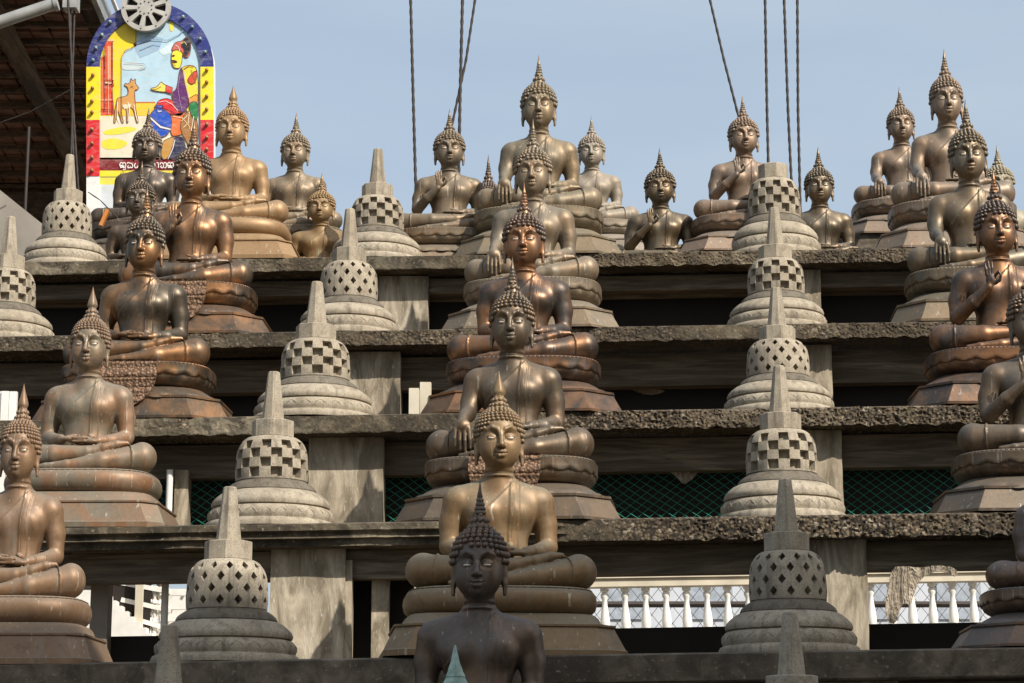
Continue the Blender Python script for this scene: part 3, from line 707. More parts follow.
def hair_mesh(nm_, size, vr):
    random.seed(5)
    m = MB(); c = np.array((0, .02, 1.165)); arc = 0; th = 0.09
    while th < 2.25:
        # distance of the surface along this polar angle, sampled at the side
        ring_r = None; pts = []
        nphi = 1
        def hit(th, ph):
            d = np.array((math.sin(th) * math.sin(ph), -math.sin(th) * math.cos(ph), math.cos(th))); lo_, hi_ = .02, .24
            for _ in range(18):
                mid = (lo_ + hi_) / 2
                if hf.sample(c + d * mid) < 0: lo_ = mid
                else: hi_ = mid
            return c + d * lo_, d
        p0, _ = hit(th, 2.0); rr = math.hypot(p0[0], p0[1] - .02); n = max(5, int(2 * PI * rr / size))
        off = random.random() * .3
        for i in range(n):
            ph = 2 * PI * (i + off) / n; p, d = hit(th, ph)
            ax_ = abs(p[0])
            if p[1] < .005: hl = 1.218 - max(0, ax_ - .055) * 1.1
            else: hl = 1.10 if ax_ > .1 and p[1] < .04 else 1.06
            if p[2] < hl or abs(p[0]) > .124: continue
            nrm = Vector(d); r = size * .56
            # small pointed curl
            q = Vector(p) + nrm * r * .25; u = nrm.orthogonal().normalized(); w = nrm.cross(u); vs = []
            for t, rad in ((-.6, .85), (.15, 1.0), (.75, .62)):
                for k in range(6): vs.append(q + nrm * t * r + (u * math.cos(k * PI / 3) + w * math.sin(k * PI / 3)) * rad * r)
            vs.append(q + nrm * r * 1.15)
            fs = [(a * 6 + k, a * 6 + (k + 1) % 6, a * 6 + 6 + (k + 1) % 6, a * 6 + 6 + k) for a in range(2) for k in range(6)] + [(12 + k, 12 + (k + 1) % 6, 18) for k in range(6)]
            m.add(vs, fs)
        p1, _ = hit(th, 2.0); th += size * .92 / max(.06, np.linalg.norm(p1 - c))
    me = bpy.data.meshes.new(nm_); me.from_pydata(warp(m.v, vr).tolist(), [], m.f); me.update(); me.shade_smooth(); return me
HAIR = [hair_mesh('curled_hair', .0255, 0), hair_mesh('curled_hair_slim', .0245, 1)]
HAIR_F = [hair_mesh('fine_curled_hair', .0215, 0), hair_mesh('fine_curled_hair_slim', .0205, 1)]

def mesh_of(mb, name, smooth=None):
    me = bpy.data.meshes.new(name); me.from_pydata(mb.v, [], mb.f); me.update()
    if smooth is not None:
        me.shade_smooth(); me.set_sharp_from_angle(angle=R(smooth))
    return me
m = MB(); prof = [(.034, 1.385), (.035, 1.396), (.026, 1.404), (.025, 1.408)]
for i in range(5):
    z = 1.410 + i * .020; r = .030 - i * .0043; prof += [(r * .90, z), (r * 1.08, z + .007), (r * .94, z + .017)]
prof += [(.0085, 1.522), (.005, 1.545), (.001, 1.572)]
m.lathe(prof, 20, (0, .022), lambda a, z: 1 + .13 * math.cos(a * 5 + z * 60)); SPIKE = mesh_of(m, 'flame_spike', 60)
m = MB(); m.lathe([(.034, 1.385), (.035, 1.400), (.026, 1.408), (.024, 1.412), (.034, 1.426), (.0345, 1.438), (.029, 1.46), (.020, 1.485), (.011, 1.512), (.005, 1.535), (.001, 1.552)], 20, (0, .022), lambda a, z: 1 + .05 * math.cos(a * 5)); BUD = mesh_of(m, 'flame_bud', 60)
EYEM = []
for s in (-1, 1):
    m = MB(); m.ball((s * .044, -.1105, 1.1475), .001, 12, 8, (20.0, 8.0, 6.6)); m.v = warp(m.v).tolist(); EYEM.append(mesh_of(m, 'eye_shell', 80))

def plan(w, d, n, p=2.6, mod=None, y0=-.0):
    out = []
    for k in range(n):
        a = 2 * PI * k / n; c, s_ = math.cos(a), math.sin(a); q = (abs(c) ** p + abs(s_) ** p) ** (-1 / p)
        e = mod(a) if mod else 0; out.append((c * q * (w / 2 + e), y0 + s_ * q * (d / 2 + e)))
    return out
def oct_plan(w, d, ch):
    w, d = w / 2, d / 2; return [(w, -d + ch), (w, d - ch), (w - ch, d), (-w + ch, d), (-w, d - ch), (-w, -d + ch), (-w + ch, -d), (w - ch, -d)]
Y0 = -.02
def lotus_meshes():
    A = {}
    # cushion of lotus petals with scalloped lower half
    N = 312; m = MB(); rings = []
    pet = lambda a: abs(math.cos(a * 13))
    for t, e, am, zw in [(-.002, -.085, 0, 0), (.012, -.066, 0, 0), (.028, -.034, .0, 0), (.046, -.014, .004, 0), (.062, -.008, .010, .003), (.078, -.006, .010, .010), (.084, .003, .008, .012), (.092, .005, .003, .011), (.104, .003, .0, .006), (.118, .003, .0, 0), (.138, .004, 0, 0), (.1405, -.002, 0, 0), (.144, -.012, 0, 0), (.149, -.05, 0, 0)]:
        pl = plan(1.02, .80, N, 3.0, lambda a: e - am * (1 - pet(a)) * .9, Y0); rings.append([(x, y, .212 + t - zw * pet(2 * PI * q_ / N)) for q_, (x, y) in enumerate(pl)])
    m.loft(rings); A['lotus'] = mesh_of(m, 'lotus_cushion', 45)
    m = MB()
    br = lambda a: .0075 * abs(math.sin(a * 60)) ** .6
    m.loft([[(x, y, z) for x, y in plan(1.0, .77, 720, 3.0, lambda a: e + br(a) * f_, Y0)] for z, e, f_ in ((.3495, -.004, 0), (.352, .0, .7), (.357, .003, 1), (.362, .0, .7), (.3655, -.006, 0))])
    A['beads'] = mesh_of(m, 'bead_row', 80)
    m = MB(); rings = []
    for z, e, am in [(.140, .045, .02), (.152, .035, .018), (.165, .022, .008), (.176, -.010, .0), (.196, -.04, 0), (.216, -.075, 0)]:
        pl = plan(1.08, .82, N, 3.2, lambda a: e - am * (1 - pet(a)), Y0); rings.append([(x, y, z - (.016 * pet(2 * PI * q_ / N) - .006 if z < .16 else 0)) for q_, (x, y) in enumerate(pl)])
    m.loft(rings); A['petals'] = mesh_of(m, 'petal_skirt', 45)
    m = MB()
    m.loft([[(x, y + Y0, z) for x, y in oct_plan(w, d, c)] for z, w, d, c in [(0, 1.36, .98, .215), (.016, 1.36, .98, .215), (.018, 1.335, .955, .21), (.13, 1.20, .86, .19), (.132, 1.215, .875, .19), (.146, 1.215, .875, .19)]])
    A['base'] = mesh_of(m, 'eight_sided_base', 20)
    # fan shaped tapestry over the front of the pedestal
    m = MB(); nu, nv = 30, 24; vs = []
    def py(z):
        if z > .30: return -.43
        if z > .215: return -.445
        return -.435 - (.215 - z) * .36
    for j in range(nv + 1):
        z = .368 - .30 * j / nv
        hw = .21 * math.sqrt(max(0.02, 1 - (max(0, .30 - z) / .235) ** 2)) if z < .30 else .21
        for i in range(nu + 1):
            u = -1 + 2 * i / nu
            vs.append((u * hw, py(z) - .012 - .010 * abs(math.sin(u * hw * 70)) * .5 - .006 * math.sin(z * 190), z))
    fs = [(j * (nu + 1) + i, (j + 1) * (nu + 1) + i, (j + 1) * (nu + 1) + i + 1, j * (nu + 1) + i + 1) for j in range(nv) for i in range(nu)]
    k0 = len(vs); vs += [(x, y + .02, z) for x, y, z in vs]; fs += [tuple(k0 + q for q in f[::-1]) for f in fs]
    w_ = nu + 1
    rim = [j * w_ for j in range(nv + 1)] + [nv * w_ + i for i in range(1, w_)] + [j * w_ + nu for j in range(nv - 1, -1, -1)]
    fs += [(rim[i + 1], rim[i], rim[i] + k0, rim[i + 1] + k0) for i in range(len(rim) - 1)]
    m.add(vs, fs); A['fan'] = mesh_of(m, 'fan_tapestry', 60)
    # plain variant
    m = MB(); rings = []
    for t, e in [(0, -.05), (.012, -.015), (.035, .008), (.07, .016), (.10, .012), (.125, -.002), (.140, -.03), (.145, -.07)]:
        rings.append([(x, y, .220 + t) for x, y in plan(.985, .80, 96, 3.0, lambda a: e, Y0)])
    m.loft(rings); A['cushion'] = mesh_of(m, 'plain_cushion', 60)
    m = MB()
    m.loft([[(x, y, z) for x, y in plan(.955, .77, 560, 3.0, lambda a: e + .006 * abs(math.sin(a * 40)) * f_, Y0)] for z, e, f_ in ((.348, -.004, 0), (.354, .002, 1), (.360, -.004, 0), (.362, -.01, 0))])
    A['studs'] = mesh_of(m, 'stud_row', 80)
    m = MB(); rings = []
    for z, e, am in [(.158, .03, .01), (.172, .022, .01), (.178, .004, 0), (.205, -.01, 0), (.222, -.03, 0)]:
        rings.append([(x, y, z) for x, y in plan(1.03, .82, 144, 4.5, lambda a: e - am * (1 - abs(math.cos(a * 16))), Y0)])
    m.loft(rings); A['tier'] = mesh_of(m, 'plain_tier', 45)
    m = MB()
    m.loft([[(x, y + Y0, z) for x, y in oct_plan(w, d, c)] for z, w, d, c in [(0, 1.25, .98, .10), (.03, 1.25, .98, .10), (.036, 1.23, .955, .10), (.148, 1.12, .87, .10), (.152, 1.14, .885, .10), (.162, 1.14, .885, .10)]])
    A['pbase'] = mesh_of(m, 'plain_base', 20)
    m = MB(); m.loft([[(x, y + Y0, z) for x, y in oct_plan(1.2, .9, .05)] for z in (-1, 0)]); A['plinth'] = mesh_of(m, 'plinth_block', 20)
    return A
PED = lotus_meshes()
_mcache = {}
def withmat(me, mat):
    key = (me.name, mat.name)
    if key not in _mcache:
        c = me.copy(); c.materials.clear(); c.materials.append(mat); _mcache[key] = c
    return _mcache[key]
FANM = {k: None for k in BR}
def fanmat():
    t = NT('woven_relief'); co = t.coords(); v = t.n('ShaderNodeTexVoronoi'); v.inputs['Scale'].default_value = 55; t.l(co, v.inputs['Vector'])
    c = t.ramp(v.outputs['Distance'], [(.1, (.34, .20, .12)), (.6, (.12, .07, .04))]); t.l(c, t.b.inputs['Base Color']); t.b.inputs['Roughness'].default_value = .6; t.b.inputs['Metallic'].default_value = .3
    t.bump(v.outputs['Distance'], -.8 if False else .8, .01); return t.m
FAN = fanmat()
HAIRM = {'dark': 'dark', 'burnished': 'dark', 'dusty': 'dusty', 'tan': 'tan', 'golden': 'golden', 'green': 'tan', 'pale': 'pale'}

def statue(label, hx, tipy, w, base, kind, mat, pose, back=0.0, fan=False, rz=None, hair=None, group=None):
    """hx, tipy: where the head axis and the tip are seen; w: knee span in pixels; base: slab index"""
    brown = kind == 'plain'; H = 1.552 if brown else 1.572
    Yc = YF(base) + .45 + back; s = w * (Yc - .15) / F
    if not back: Yc = YF(base) + .04 + .49 * s; s = w * (Yc - .15 * s) / F
    tip = P(hx, tipy, Yc); z0 = ZT[base] + tip.x * TILT; offz = ZS if kind == 'none' else 0
    sz = (tip.z - z0) / (H - offz)
    if back and kind != 'none':
        sz = min(sz, s * 1.04)
    bz = tip.z - sz * H
    hb = P(hx, tipy + w, Yc); x = P(hx, tipy + w * .9, Yc).x
    t = empty('seated_statue', (x, Yc, bz), rz if rz is not None else random.uniform(-.08, -.02)); t.scale = (s, s, sz)
    tag(t, label, 'statue', group or 'seated bronze statues on the stepped slabs')
    mt = BR[mat]
    vr = 1 if brown else random.choice((0, 0, 1)); inst('body', withmat(BODY[pose, vr], mt), t)
    inst('hair', withmat((HAIR_F if brown else HAIR)[vr], BR[HAIRM[hair or mat]]), t); inst('flame_finial', withmat(BUD if brown else SPIKE, mt), t)
    for e in EYEM: inst('eye', withmat(e, EYE_M), t)
    if kind == 'lotus':
        lc = inst('lotus_cushion', withmat(PED['lotus'], mt), t); inst('bead_row', withmat(PED['beads'], mt), lc)
        inst('petal_skirt', withmat(PED['petals'], mt), t); inst('pedestal_base', withmat(PED['base'], mt), t)
        if fan: inst('tapestry', withmat(PED['fan'], FAN), t)
    elif kind == 'plain':
        lc = inst('seat_cushion', withmat(PED['cushion'], mt), t); inst('stud_row', withmat(PED['studs'], mt), lc)
        inst('pedestal_tier', withmat(PED['tier'], mt), t); inst('pedestal_base', withmat(PED['pbase'], mt), t)
    gap = (bz + (ZS * sz if kind == 'none' else 0)) - z0
    if gap > .015 and kind != 'none':
        p = inst('plinth', withmat(PED['plinth'], CONS), t); p.scale = (1, 1, gap / sz)
    f_ = random.uniform(.78, 1.12); cc = (f_, f_ * random.uniform(.96, 1.03), f_ * random.uniform(.90, 1.06), 1)
    for ch in t.children_recursive: ch.color = cc
    return t
# centre line, front to back
statue('dark bronze statue in the shade at the very bottom, only head and chest in view', 479, 480, 205, 7, 'lotus', 'dark', 'lap')
statue('brown statue on a plain pedestal behind the shaded front one', 499, 370, 191, 6, 'plain', 'tan', 'lap', rz=.10)
statue('statue touching its shin, third up in the centre line, woven relief on its pedestal', 512, 256, 170, 5, 'lotus', 'dark', 'earth', fan=True, rz=-.10)
statue('shiny copper faced statue, both hands in its lap, in the middle of the centre line', 524, 181, 154, 4, 'lotus', 'burnished', 'lap', rz=-.08)
statue('dusty bronze statue with fingers hanging over its shin, just below the topmost central one', 533, 118, 138, 3, 'lotus', 'dusty', 'earth', rz=-.10)
statue('highest central statue, its tip standing out against the sky', 539, 54, 131, 2, 'lotus', 'dusty', 'earth')
# left line
statue('tan statue cut by the left edge at the bottom left', 17, 383, 152, 6, 'plain', 'tan', 'lap')
statue('greenish tan statue with an orange stain on its shoulder, second from the bottom at left', 87, 286, 152, 5, 'plain', 'green', 'lap')
statue('glossy copper brown statue with woven relief pedestal, third from the bottom at left', 142, 184, 150, 4, 'lotus', 'burnished', 'lap', fan=True)
statue('burnished statue holding up its palm, in front of the painted sign', 190, 118, 138, 3, 'lotus', 'burnished', 'raised', fan=True)
# right line
statue('shaded dark statue at the lower right corner, mostly out of frame', 1078, 400, 191, 6, 'lotus', 'dark', 'lap')
statue('dark statue with raised hand cut by the right edge, second from the bottom at right', 1036, 255, 170, 5, 'lotus', 'dark', 'raised')
statue('brown bronze statue with a raised hand on a reddish pedestal at right', 1000, 168, 154, 4, 'lotus', 'burnished', 'raised')
statue('dark bronze statue with long fingers over its shin, beside the pointed stupas at right', 971, 98, 138, 3, 'lotus', 'dark', 'earth')
statue('highest statue at the right, gazing ahead from the top slab', 949, 48, 127, 2, 'lotus', 'dusty', 'earth')
# top slab, second rows
statue('plump golden tan statue right of the painted sign', 230, 84, 127, 2, 'plain', 'golden', 'lap')
statue('dark statue directly before the painted sign', 145, 107, 107, 2, 'lotus', 'dark', 'lap', back=1.35, hair='dusty')
statue('small dark statue hidden between two bronze statues, only its head in view', 138, 160, 112, 2, 'none', 'dark', 'lap', back=.3)
statue('slender statue right of the golden tan one, against the sky', 294, 112, 106, 2, 'lotus', 'dusty', 'lap', back=.95)
statue('low golden statue, head and shoulders above the slab, left of a checkered stupa', 320, 172, 108, 2, 'none', 'golden', 'lap', back=.45)
statue('statue with its palm held up before the crossing cables', 449, 108, 114, 2, 'lotus', 'dusty', 'raised', back=.35, rz=.05)
statue('small statue whose curled head peeps out left of the highest central one', 488, 154, 98, 2, 'none', 'dark', 'lap', back=1.5)
statue('pale cream patinated statue behind the right shoulder of the highest central one', 592, 115, 98, 2, 'lotus', 'pale', 'lap', back=1.2)
statue('dark low statue with a small raised hand, cut by the slab right of centre', 661, 147, 112, 2, 'none', 'dark', 'raised', back=.3)
statue('statue with a raised palm left of the three upright cables', 745, 95, 112, 2, 'lotus', 'dusty', 'raised', back=.3, rz=.05)
statue('dark low statue to the right of the three upright cables', 821, 146, 112, 2, 'none', 'dark', 'lap', back=.35)
statue('statue with lowered arm behind the left arm of the highest right statue', 903, 86, 106, 2, 'lotus', 'dusty', 'earth', back=1.3)
statue('pale headed low statue behind the dark one at the upper right', 1002, 144, 112, 2, 'none', 'pale', 'lap', back=.35)
statue('dark statue whose arm just enters the frame at the upper right edge', 1052, 146, 112, 2, 'none', 'dark', 'lap', back=.35)

# ------------------------------------------------------------------ stupas
def bell_profile(t):
    """t 0 bottom .. 1 top -> radius, height"""
    z = .268 + .247 * t
    if t < .42: r = .212 + .004 * math.sin(t / .42 * PI)
    else:
        a = (t - .42) / .58; r = .112 + .100 * math.sqrt(max(0, 1 - a ** 2.5))
    return r, z
def bell_mesh(kind):
    m = MB(); NU = 20 if kind == 'checker' else 14
    def pt(u, t, dep=0):
        r, z = bell_profile(min(1, max(0, t))); a = u * 2 * PI / NU
        return ((r - dep) * math.cos(a), (r - dep) * math.sin(a), z - dep * .15)
    def patch(u0, u1, t0, t1, dep=0, n=4):
        for i in range(n):
            for j in range(n):
                a, b = u0 + (u1 - u0) * i / n, u0 + (u1 - u0) * (i + 1) / n; c, d = t0 + (t1 - t0) * j / n, t0 + (t1 - t0) * (j + 1) / n
                m.add([pt(a, c, dep), pt(b, c, dep), pt(b, d, dep), pt(a, d, dep)], [(0, 1, 2, 3)])
    if kind == 'checker':
        rows = [.04, .25, .46, .67, .86]
        for i in range(NU):
            patch(i, i + 1, 0, rows[0]); patch(i, i + 1, rows[-1], 1)
            for j in range(4):
                t0, t1 = rows[j], rows[j + 1]
                if (i + j) % 2: patch(i, i + 1, t0, t1)
                else:
                    dp = .042
                    patch(i, i + 1, t0, t1, dp)
                    n = 4
                    for q in range(n):
                        a, b = t0 + (t1 - t0) * q / n, t0 + (t1 - t0) * (q + 1) / n
                        m.add([pt(i, a), pt(i, b), pt(i, b, dp), pt(i, a, dp)], [(0, 1, 2, 3)]); m.add([pt(i + 1, a), pt(i + 1, b), pt(i + 1, b, dp), pt(i + 1, a, dp)], [(3, 2, 1, 0)])
                        a, b = i + q / n, i + (q + 1) / n
                        m.add([pt(a, t0), pt(b, t0), pt(b, t0, dp), pt(a, t0, dp)], [(3, 2, 1, 0)]); m.add([pt(a, t1), pt(b, t1), pt(b, t1, dp), pt(a, t1, dp)], [(0, 1, 2, 3)])
    else:
        rows = [.03, .265, .50, .735, .93]; dp = .06
        for i in range(NU): patch(i, i + 1, 0, rows[0]); patch(i, i + 1, rows[-1], 1)
        for j in range(4):
            t0, t1 = rows[j], rows[j + 1]; tm = (t0 + t1) / 2; ht = (t1 - t0) * .43; off = .5 * (j % 2)
            for i in range(NU):
                u0 = i + off; um, u1 = u0 + .5, u0 + 1; hu = .23
                dia = [(um - hu, tm), (um, tm - ht), (um + hu, tm), (um, tm + ht)]   # left, bottom, right, top
                bl, bm, br = (u0, t0), (um, t0), (u1, t0); ml, mr = (u0, tm), (u1, tm); tl, tm_, tr_ = (u0, t1), (um, t1), (u1, t1)
                for poly in ([bl, bm, dia[1], dia[0], ml], [bm, br, mr, dia[2], dia[1]], [mr, tr_, tm_, dia[3], dia[2]], [tm_, tl, ml, dia[0], dia[3]]):
                    m.add([pt(*p) for p in poly], [tuple(range(5))])
                for a, b in zip(dia, dia[1:] + dia[:1]): m.add([pt(*a), pt(*b), pt(*b, dp), pt(*a, dp)], [(0, 1, 2, 3)])
                m.add([pt(*p, dp) for p in dia], [(0, 1, 2, 3)])
    m.lathe([(.119, .516), (.05, .522)], 36)
    me = bpy.data.meshes.new('bell_' + kind); me.from_pydata(m.v, [], m.f)
    import bmesh
    bm = bmesh.new(); bm.from_mesh(me); bmesh.ops.remove_doubles(bm, verts=bm.verts, dist=1e-5); bm.to_mesh(me); bm.free()
    me.update(); me.materials.append(STONE); me.shade_smooth(); me.set_sharp_from_angle(angle=R(32)); return me
BELL = {k: bell_mesh(k) for k in ('checker', 'diamond')}
m = MB()
m.lathe([(.388, 0), (.390, .020), (.380, .036), (.364, .044), (.368, .054), (.372, .066), (.367, .090), (.350, .110), (.325, .119)], 72); SB1 = mesh_of(m, 'lower_moulding', 50)
m = MB(); m.lathe([(.320, .112), (.347, .122), (.352, .136), (.344, .154), (.324, .174), (.296, .195), (.270, .206)], 72); SB2 = mesh_of(m, 'upper_moulding', 50)
m = MB(); m.lathe([(.262, .200), (.268, .212), (.260, .228), (.244, .242), (.228, .252), (.214, .260), (.205, .269)], 72); SB3 = mesh_of(m, 'neck_ring', 50)
def swag():
    m = MB()                                      # shallow scroll relief round the lower moulding
    for i in range(26):
        a0 = 2 * PI * i / 26
        pts = []
        for q in range(9):
            t = q / 8; a = a0 + (t - .5) * 2 * PI / 26 * .9; z = .062 + .034 * (1 - abs(2 * t - 1)) ** .6
            r = .370 if z < .08 else .372 - (z - .08) * .6; pts.append((r * math.cos(a), r * math.sin(a), z))
        m.tube(pts, .0026, 5)
    return mesh_of(m, 'scroll_relief', 60)
SWAG = swag()
m = MB(); m.loft([[(r * math.cos(PI / 8 + k * PI / 4), r * math.sin(PI / 8 + k * PI / 4), z) for k in range(8)] for z, r in ((.512, .122), (.516, .126), (.602, .126), (.606, .120))]); BLOCK = mesh_of(m, 'eight_sided_block', 20)
m = MB(); m.loft([[(r * math.cos(PI / 8 + k * PI / 4), r * math.sin(PI / 8 + k * PI / 4), z) for k in range(8)] for z, r in ((.604, .068), (.70, .057), (.80, .045), (.875, .036), (.880, .030))]); SPIRE = mesh_of(m, 'spire_mesh', 20)
def stupa(label, hx, tipy, w, base, kind, spire=True):
    Yc = YF(base) + .42; s = w / .776 * Yc / F; tip = P(hx, tipy, Yc); z0 = ZT[base] + tip.x * TILT; sz = (tip.z - z0) / (.88 if spire else .606)
    t = empty('stone_stupa', (tip.x, Yc, z0), random.uniform(-.1, .1) + PI / 8); t.scale = (s, s, sz)
    tag(t, label, 'stupa', 'small stone stupas on the slabs')
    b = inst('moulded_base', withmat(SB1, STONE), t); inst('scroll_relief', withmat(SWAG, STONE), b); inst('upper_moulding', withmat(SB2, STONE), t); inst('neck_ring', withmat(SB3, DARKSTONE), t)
    inst('lattice_bell', BELL[kind], t); inst('block', withmat(BLOCK, STONE), t)
    if spire: inst('spire', withmat(SPIRE, STONE), t)
stupa('stone stupa at the bottom left with only its grey spire in view', 170, 625, 165, 7, 'diamond')
stupa('stone stupa with diamond openings on the lowest full slab at left', 230, 487, 147, 6, 'diamond')
stupa('checker pierced stupa behind the lower left diamond one', 274, 372, 132, 5, 'checker')
stupa('checker pierced stupa in front of a pale column on the middle slab at left', 317, 282, 128, 4, 'checker')
stupa('diamond pierced stupa on the second slab from the top, left of centre', 350, 209, 108, 3, 'diamond')
stupa('checker pierced stupa on the top slab left of centre, tip against the sky', 378, 149, 100, 2, 'checker')
stupa('diamond pierced stupa below the hanging wires at the upper left', 70, 155, 92, 2, 'diamond')
stupa('checker pierced stupa at the left edge below the roof wall', 11, 217, 104, 3, 'checker')
stupa('stone stupa at the bottom right with only its dark spire in view', 790, 612, 160, 7, 'diamond')
stupa('shaded diamond pierced stupa on the lowest full slab at right', 785, 479, 140, 6, 'diamond')
stupa('checker pierced stupa beside the green net at right', 779, 366, 130, 5, 'checker')
stupa('diamond pierced stupa in the middle of the right line', 776, 288, 116, 4, 'diamond')
stupa('checker pierced stupa on the second slab from the top at right', 774, 208, 106, 3, 'checker')
stupa('checker pierced stupa on the top slab at right, its spire cut short', 773, 166, 98, 2, 'checker', False)
# pale finial in front of the lowest statue
p = P(455, 645, 9.6)
t = empty('verdigris_finial', (p.x, 9.6, 0)); tag(t, 'pale green spire tip poking up before the shaded front statue', 'finial')
m = MB(); zt = p.z; m.lathe([(.16, zt - .8), (.14, zt - .5), (.10, zt - .3)] + sum([[(.075 - i * .009, zt - .26 + i * .03), (.085 - i * .011, zt - .255 + i * .03)] for i in range(7)], []) + [(.004, zt)], 14, mod=lambda a, z: 1 + .12 * math.cos(a * 5)); m.build('spire', VERD, t, 40)
m = MB(); m.lathe([(.25, 0), (.25, .3), (.12, .4), (.09, zt - 1.0), (.2, zt - .9), (.15, zt - .8)], 20); m.build('post', CONS, t, 40)

# ------------------------------------------------------------------ painted sign
YS = 19.4; SC = F / YS
s0 = P(150, 240, YS)
sign = empty('painted_sign', (s0.x, YS, s0.z)); tag(sign, 'arched painted board of a deer before a seated man, with a toothed wheel on top', 'sign')
def L(u, v):
    p = P(u, v, YS); return (p.x - s0.x, p.z - s0.z)
def Z(x, y): return L(70 + x / 4.27, y / 4.27)            # enlarged crop coordinates
PAINT = {}
def pm(rgb):
    if rgb not in PAINT: PAINT[rgb] = paint('sign_paint_%d_%d_%d' % rgb, *rgb)
    return PAINT[rgb]
def sheet(name, pts, lay, rgb, zoom=True, parent=None, thick=.001):
    q = [Z(*p) if zoom else L(*p) for p in pts]
    ar = sum(q[i][0] * q[(i + 1) % len(q)][1] - q[(i + 1) % len(q)][0] * q[i][1] for i in range(len(q)))
    if ar < 0: q = q[::-1]
    y = -.01 - .0016 * lay; m = MB(); n = len(q)
    m.add([(x, y - thick, z) for x, z in q] + [(x, y, z) for x, z in q], [tuple(range(n))] + [(i + n, (i + 1) % n + n, (i + 1) % n, i) for i in range(n)])
    return m.build(name, pm(rgb), parent or sign)
def arch(x0, x1, ytop, yspring, ybot, n=20):
    cx = (x0 + x1) / 2; r = (x1 - x0) / 2; out = [(x0, ybot), (x0, yspring)]
    for i in range(1, n): a = PI - PI * i / n; out.append((cx + r * math.cos(a), yspring - (yspring - ytop) * math.sin(a)))
    return out + [(x1, yspring), (x1, ybot)]
# structure of the board
m = MB(); q = [L(*p) for p in arch(87, 214, 3, 68, 262)]
m.loft([[(x, -.008, z) for x, z in q], [(x, .10, z) for x, z in q]]); m.build('board', WHITE, sign)
pic = sheet('picture', arch(99, 201, 17, 68, 158), 1, (176, 206, 222), False)
def chaikin(p, it=2):
    for _ in range(it):
        q = []
        for i in range(len(p)):
            a, b = p[i], p[(i + 1) % len(p)]; q += [(a[0] * .78 + b[0] * .22, a[1] * .78 + b[1] * .22), (a[0] * .22 + b[0] * .78, a[1] * .22 + b[1] * .78)]
        p = q
    return p
def T(n, pts, lay, rgb):
    if n == 'painted_deer': pts = chaikin(pts, 1)
    elif lay > 2 and not any(k in n for k in ('band', 'wall', 'line', 'cap', 'pillar')): pts = chaikin(pts)
    if lay > 4:
        q = [Z(*p) for p in pts]; y = -.0112 - .0016 * lay - .0005; n_ = len(q); vs = []
        for i in range(n_):
            a, b = q[i - 1], q[(i + 1) % n_]; dx, dz = b[0] - a[0], b[1] - a[1]; l_ = math.hypot(dx, dz) or 1; nx_, nz_ = -dz / l_ * .0032, dx / l_ * .0032
            vs += [(q[i][0] - nx_, y, q[i][1] - nz_), (q[i][0] + nx_, y, q[i][1] + nz_)]
        ink = MB(); ink.add(vs, [(2 * i, (2 * i + 2) % (2 * n_), (2 * i + 3) % (2 * n_), 2 * i + 1) for i in range(n_)]); ink.build('ink_outline', pm((96, 44, 26)), pic)
    return sheet(n, pts, lay, rgb, True, pic)
T('painted_floor', [(130, 498), (345, 495), (390, 470), (548, 500), (548, 683), (130, 683)], 2, (222, 214, 190))
for a in ([(140, 560), (240, 540), (300, 552), (230, 575), (150, 580)], [(135, 600), (200, 590), (255, 612), (215, 640), (140, 640)]): T('floor_patch', a, 3, (226, 214, 60))
T('painted_wall', [(130, 200), (180, 130), (230, 95), (285, 100), (285, 200), (240, 215), (222, 250), (218, 350), (218, 498), (130, 498)], 2, (232, 208, 40))
T('painted_wall_base', [(218, 437), (365, 437), (365, 495), (218, 498)], 3, (236, 196, 50))
T('painted_band', [(218, 437), (365, 437), (365, 442), (218, 442)], 4, (196, 110, 50))
T('painted_pillar', [(148, 175), (186, 175), (182, 195), (184, 340), (190, 370), (178, 380), (188, 440), (190, 492), (133, 495), (133, 250), (152, 240)], 3, (214, 70, 34))
T('pillar_light', [(158, 200), (176, 200), (176, 340), (160, 340)], 4, (236, 150, 110)); T('pillar_cap', [(144, 170), (190, 170), (190, 178), (144, 178)], 4, (240, 190, 150))
T('pillar_light', [(136, 262), (150, 255), (150, 470), (136, 470)], 4, (226, 110, 60)); T('pillar_light', [(150, 350), (186, 350), (182, 362), (152, 362)], 5, (240, 190, 150))
T('painted_house', [(220, 262), (305, 270), (330, 294), (310, 300), (232, 302), (218, 290)], 3, (196, 210, 214))
T('cloud_shape', [(270, 190), (330, 150), (400, 165), (380, 215), (300, 250)], 2, (150, 180, 205)); T('cloud_shape', [(380, 220), (440, 180), (440, 225), (400, 240)], 2, (205, 224, 232))
T('cloud_shape', [(425, 90), (445, 95), (440, 140), (425, 130)], 3, (230, 214, 60))
# deer
deer = T('painted_deer', [(200, 440), (204, 420), (246, 412), (252, 392), (246, 374), (234, 368), (236, 358), (250, 362), (260, 352), (262, 334), (270, 350), (282, 336), (280, 356), (286, 366), (296, 378), (290, 386), (276, 388), (280, 440), (282, 470), (294, 528), (286, 528), (274, 476), (262, 460), (254, 468), (250, 528), (243, 528), (243, 464), (224, 460), (220, 484), (231, 528), (223, 528), (210, 486), (204, 468), (196, 528), (188, 528), (194, 468), (198, 455)], 5, (206, 150, 78))
sheet('deer_belly', [(226, 450), (262, 446), (258, 464), (232, 468)], 6, (236, 214, 180), True, pic)
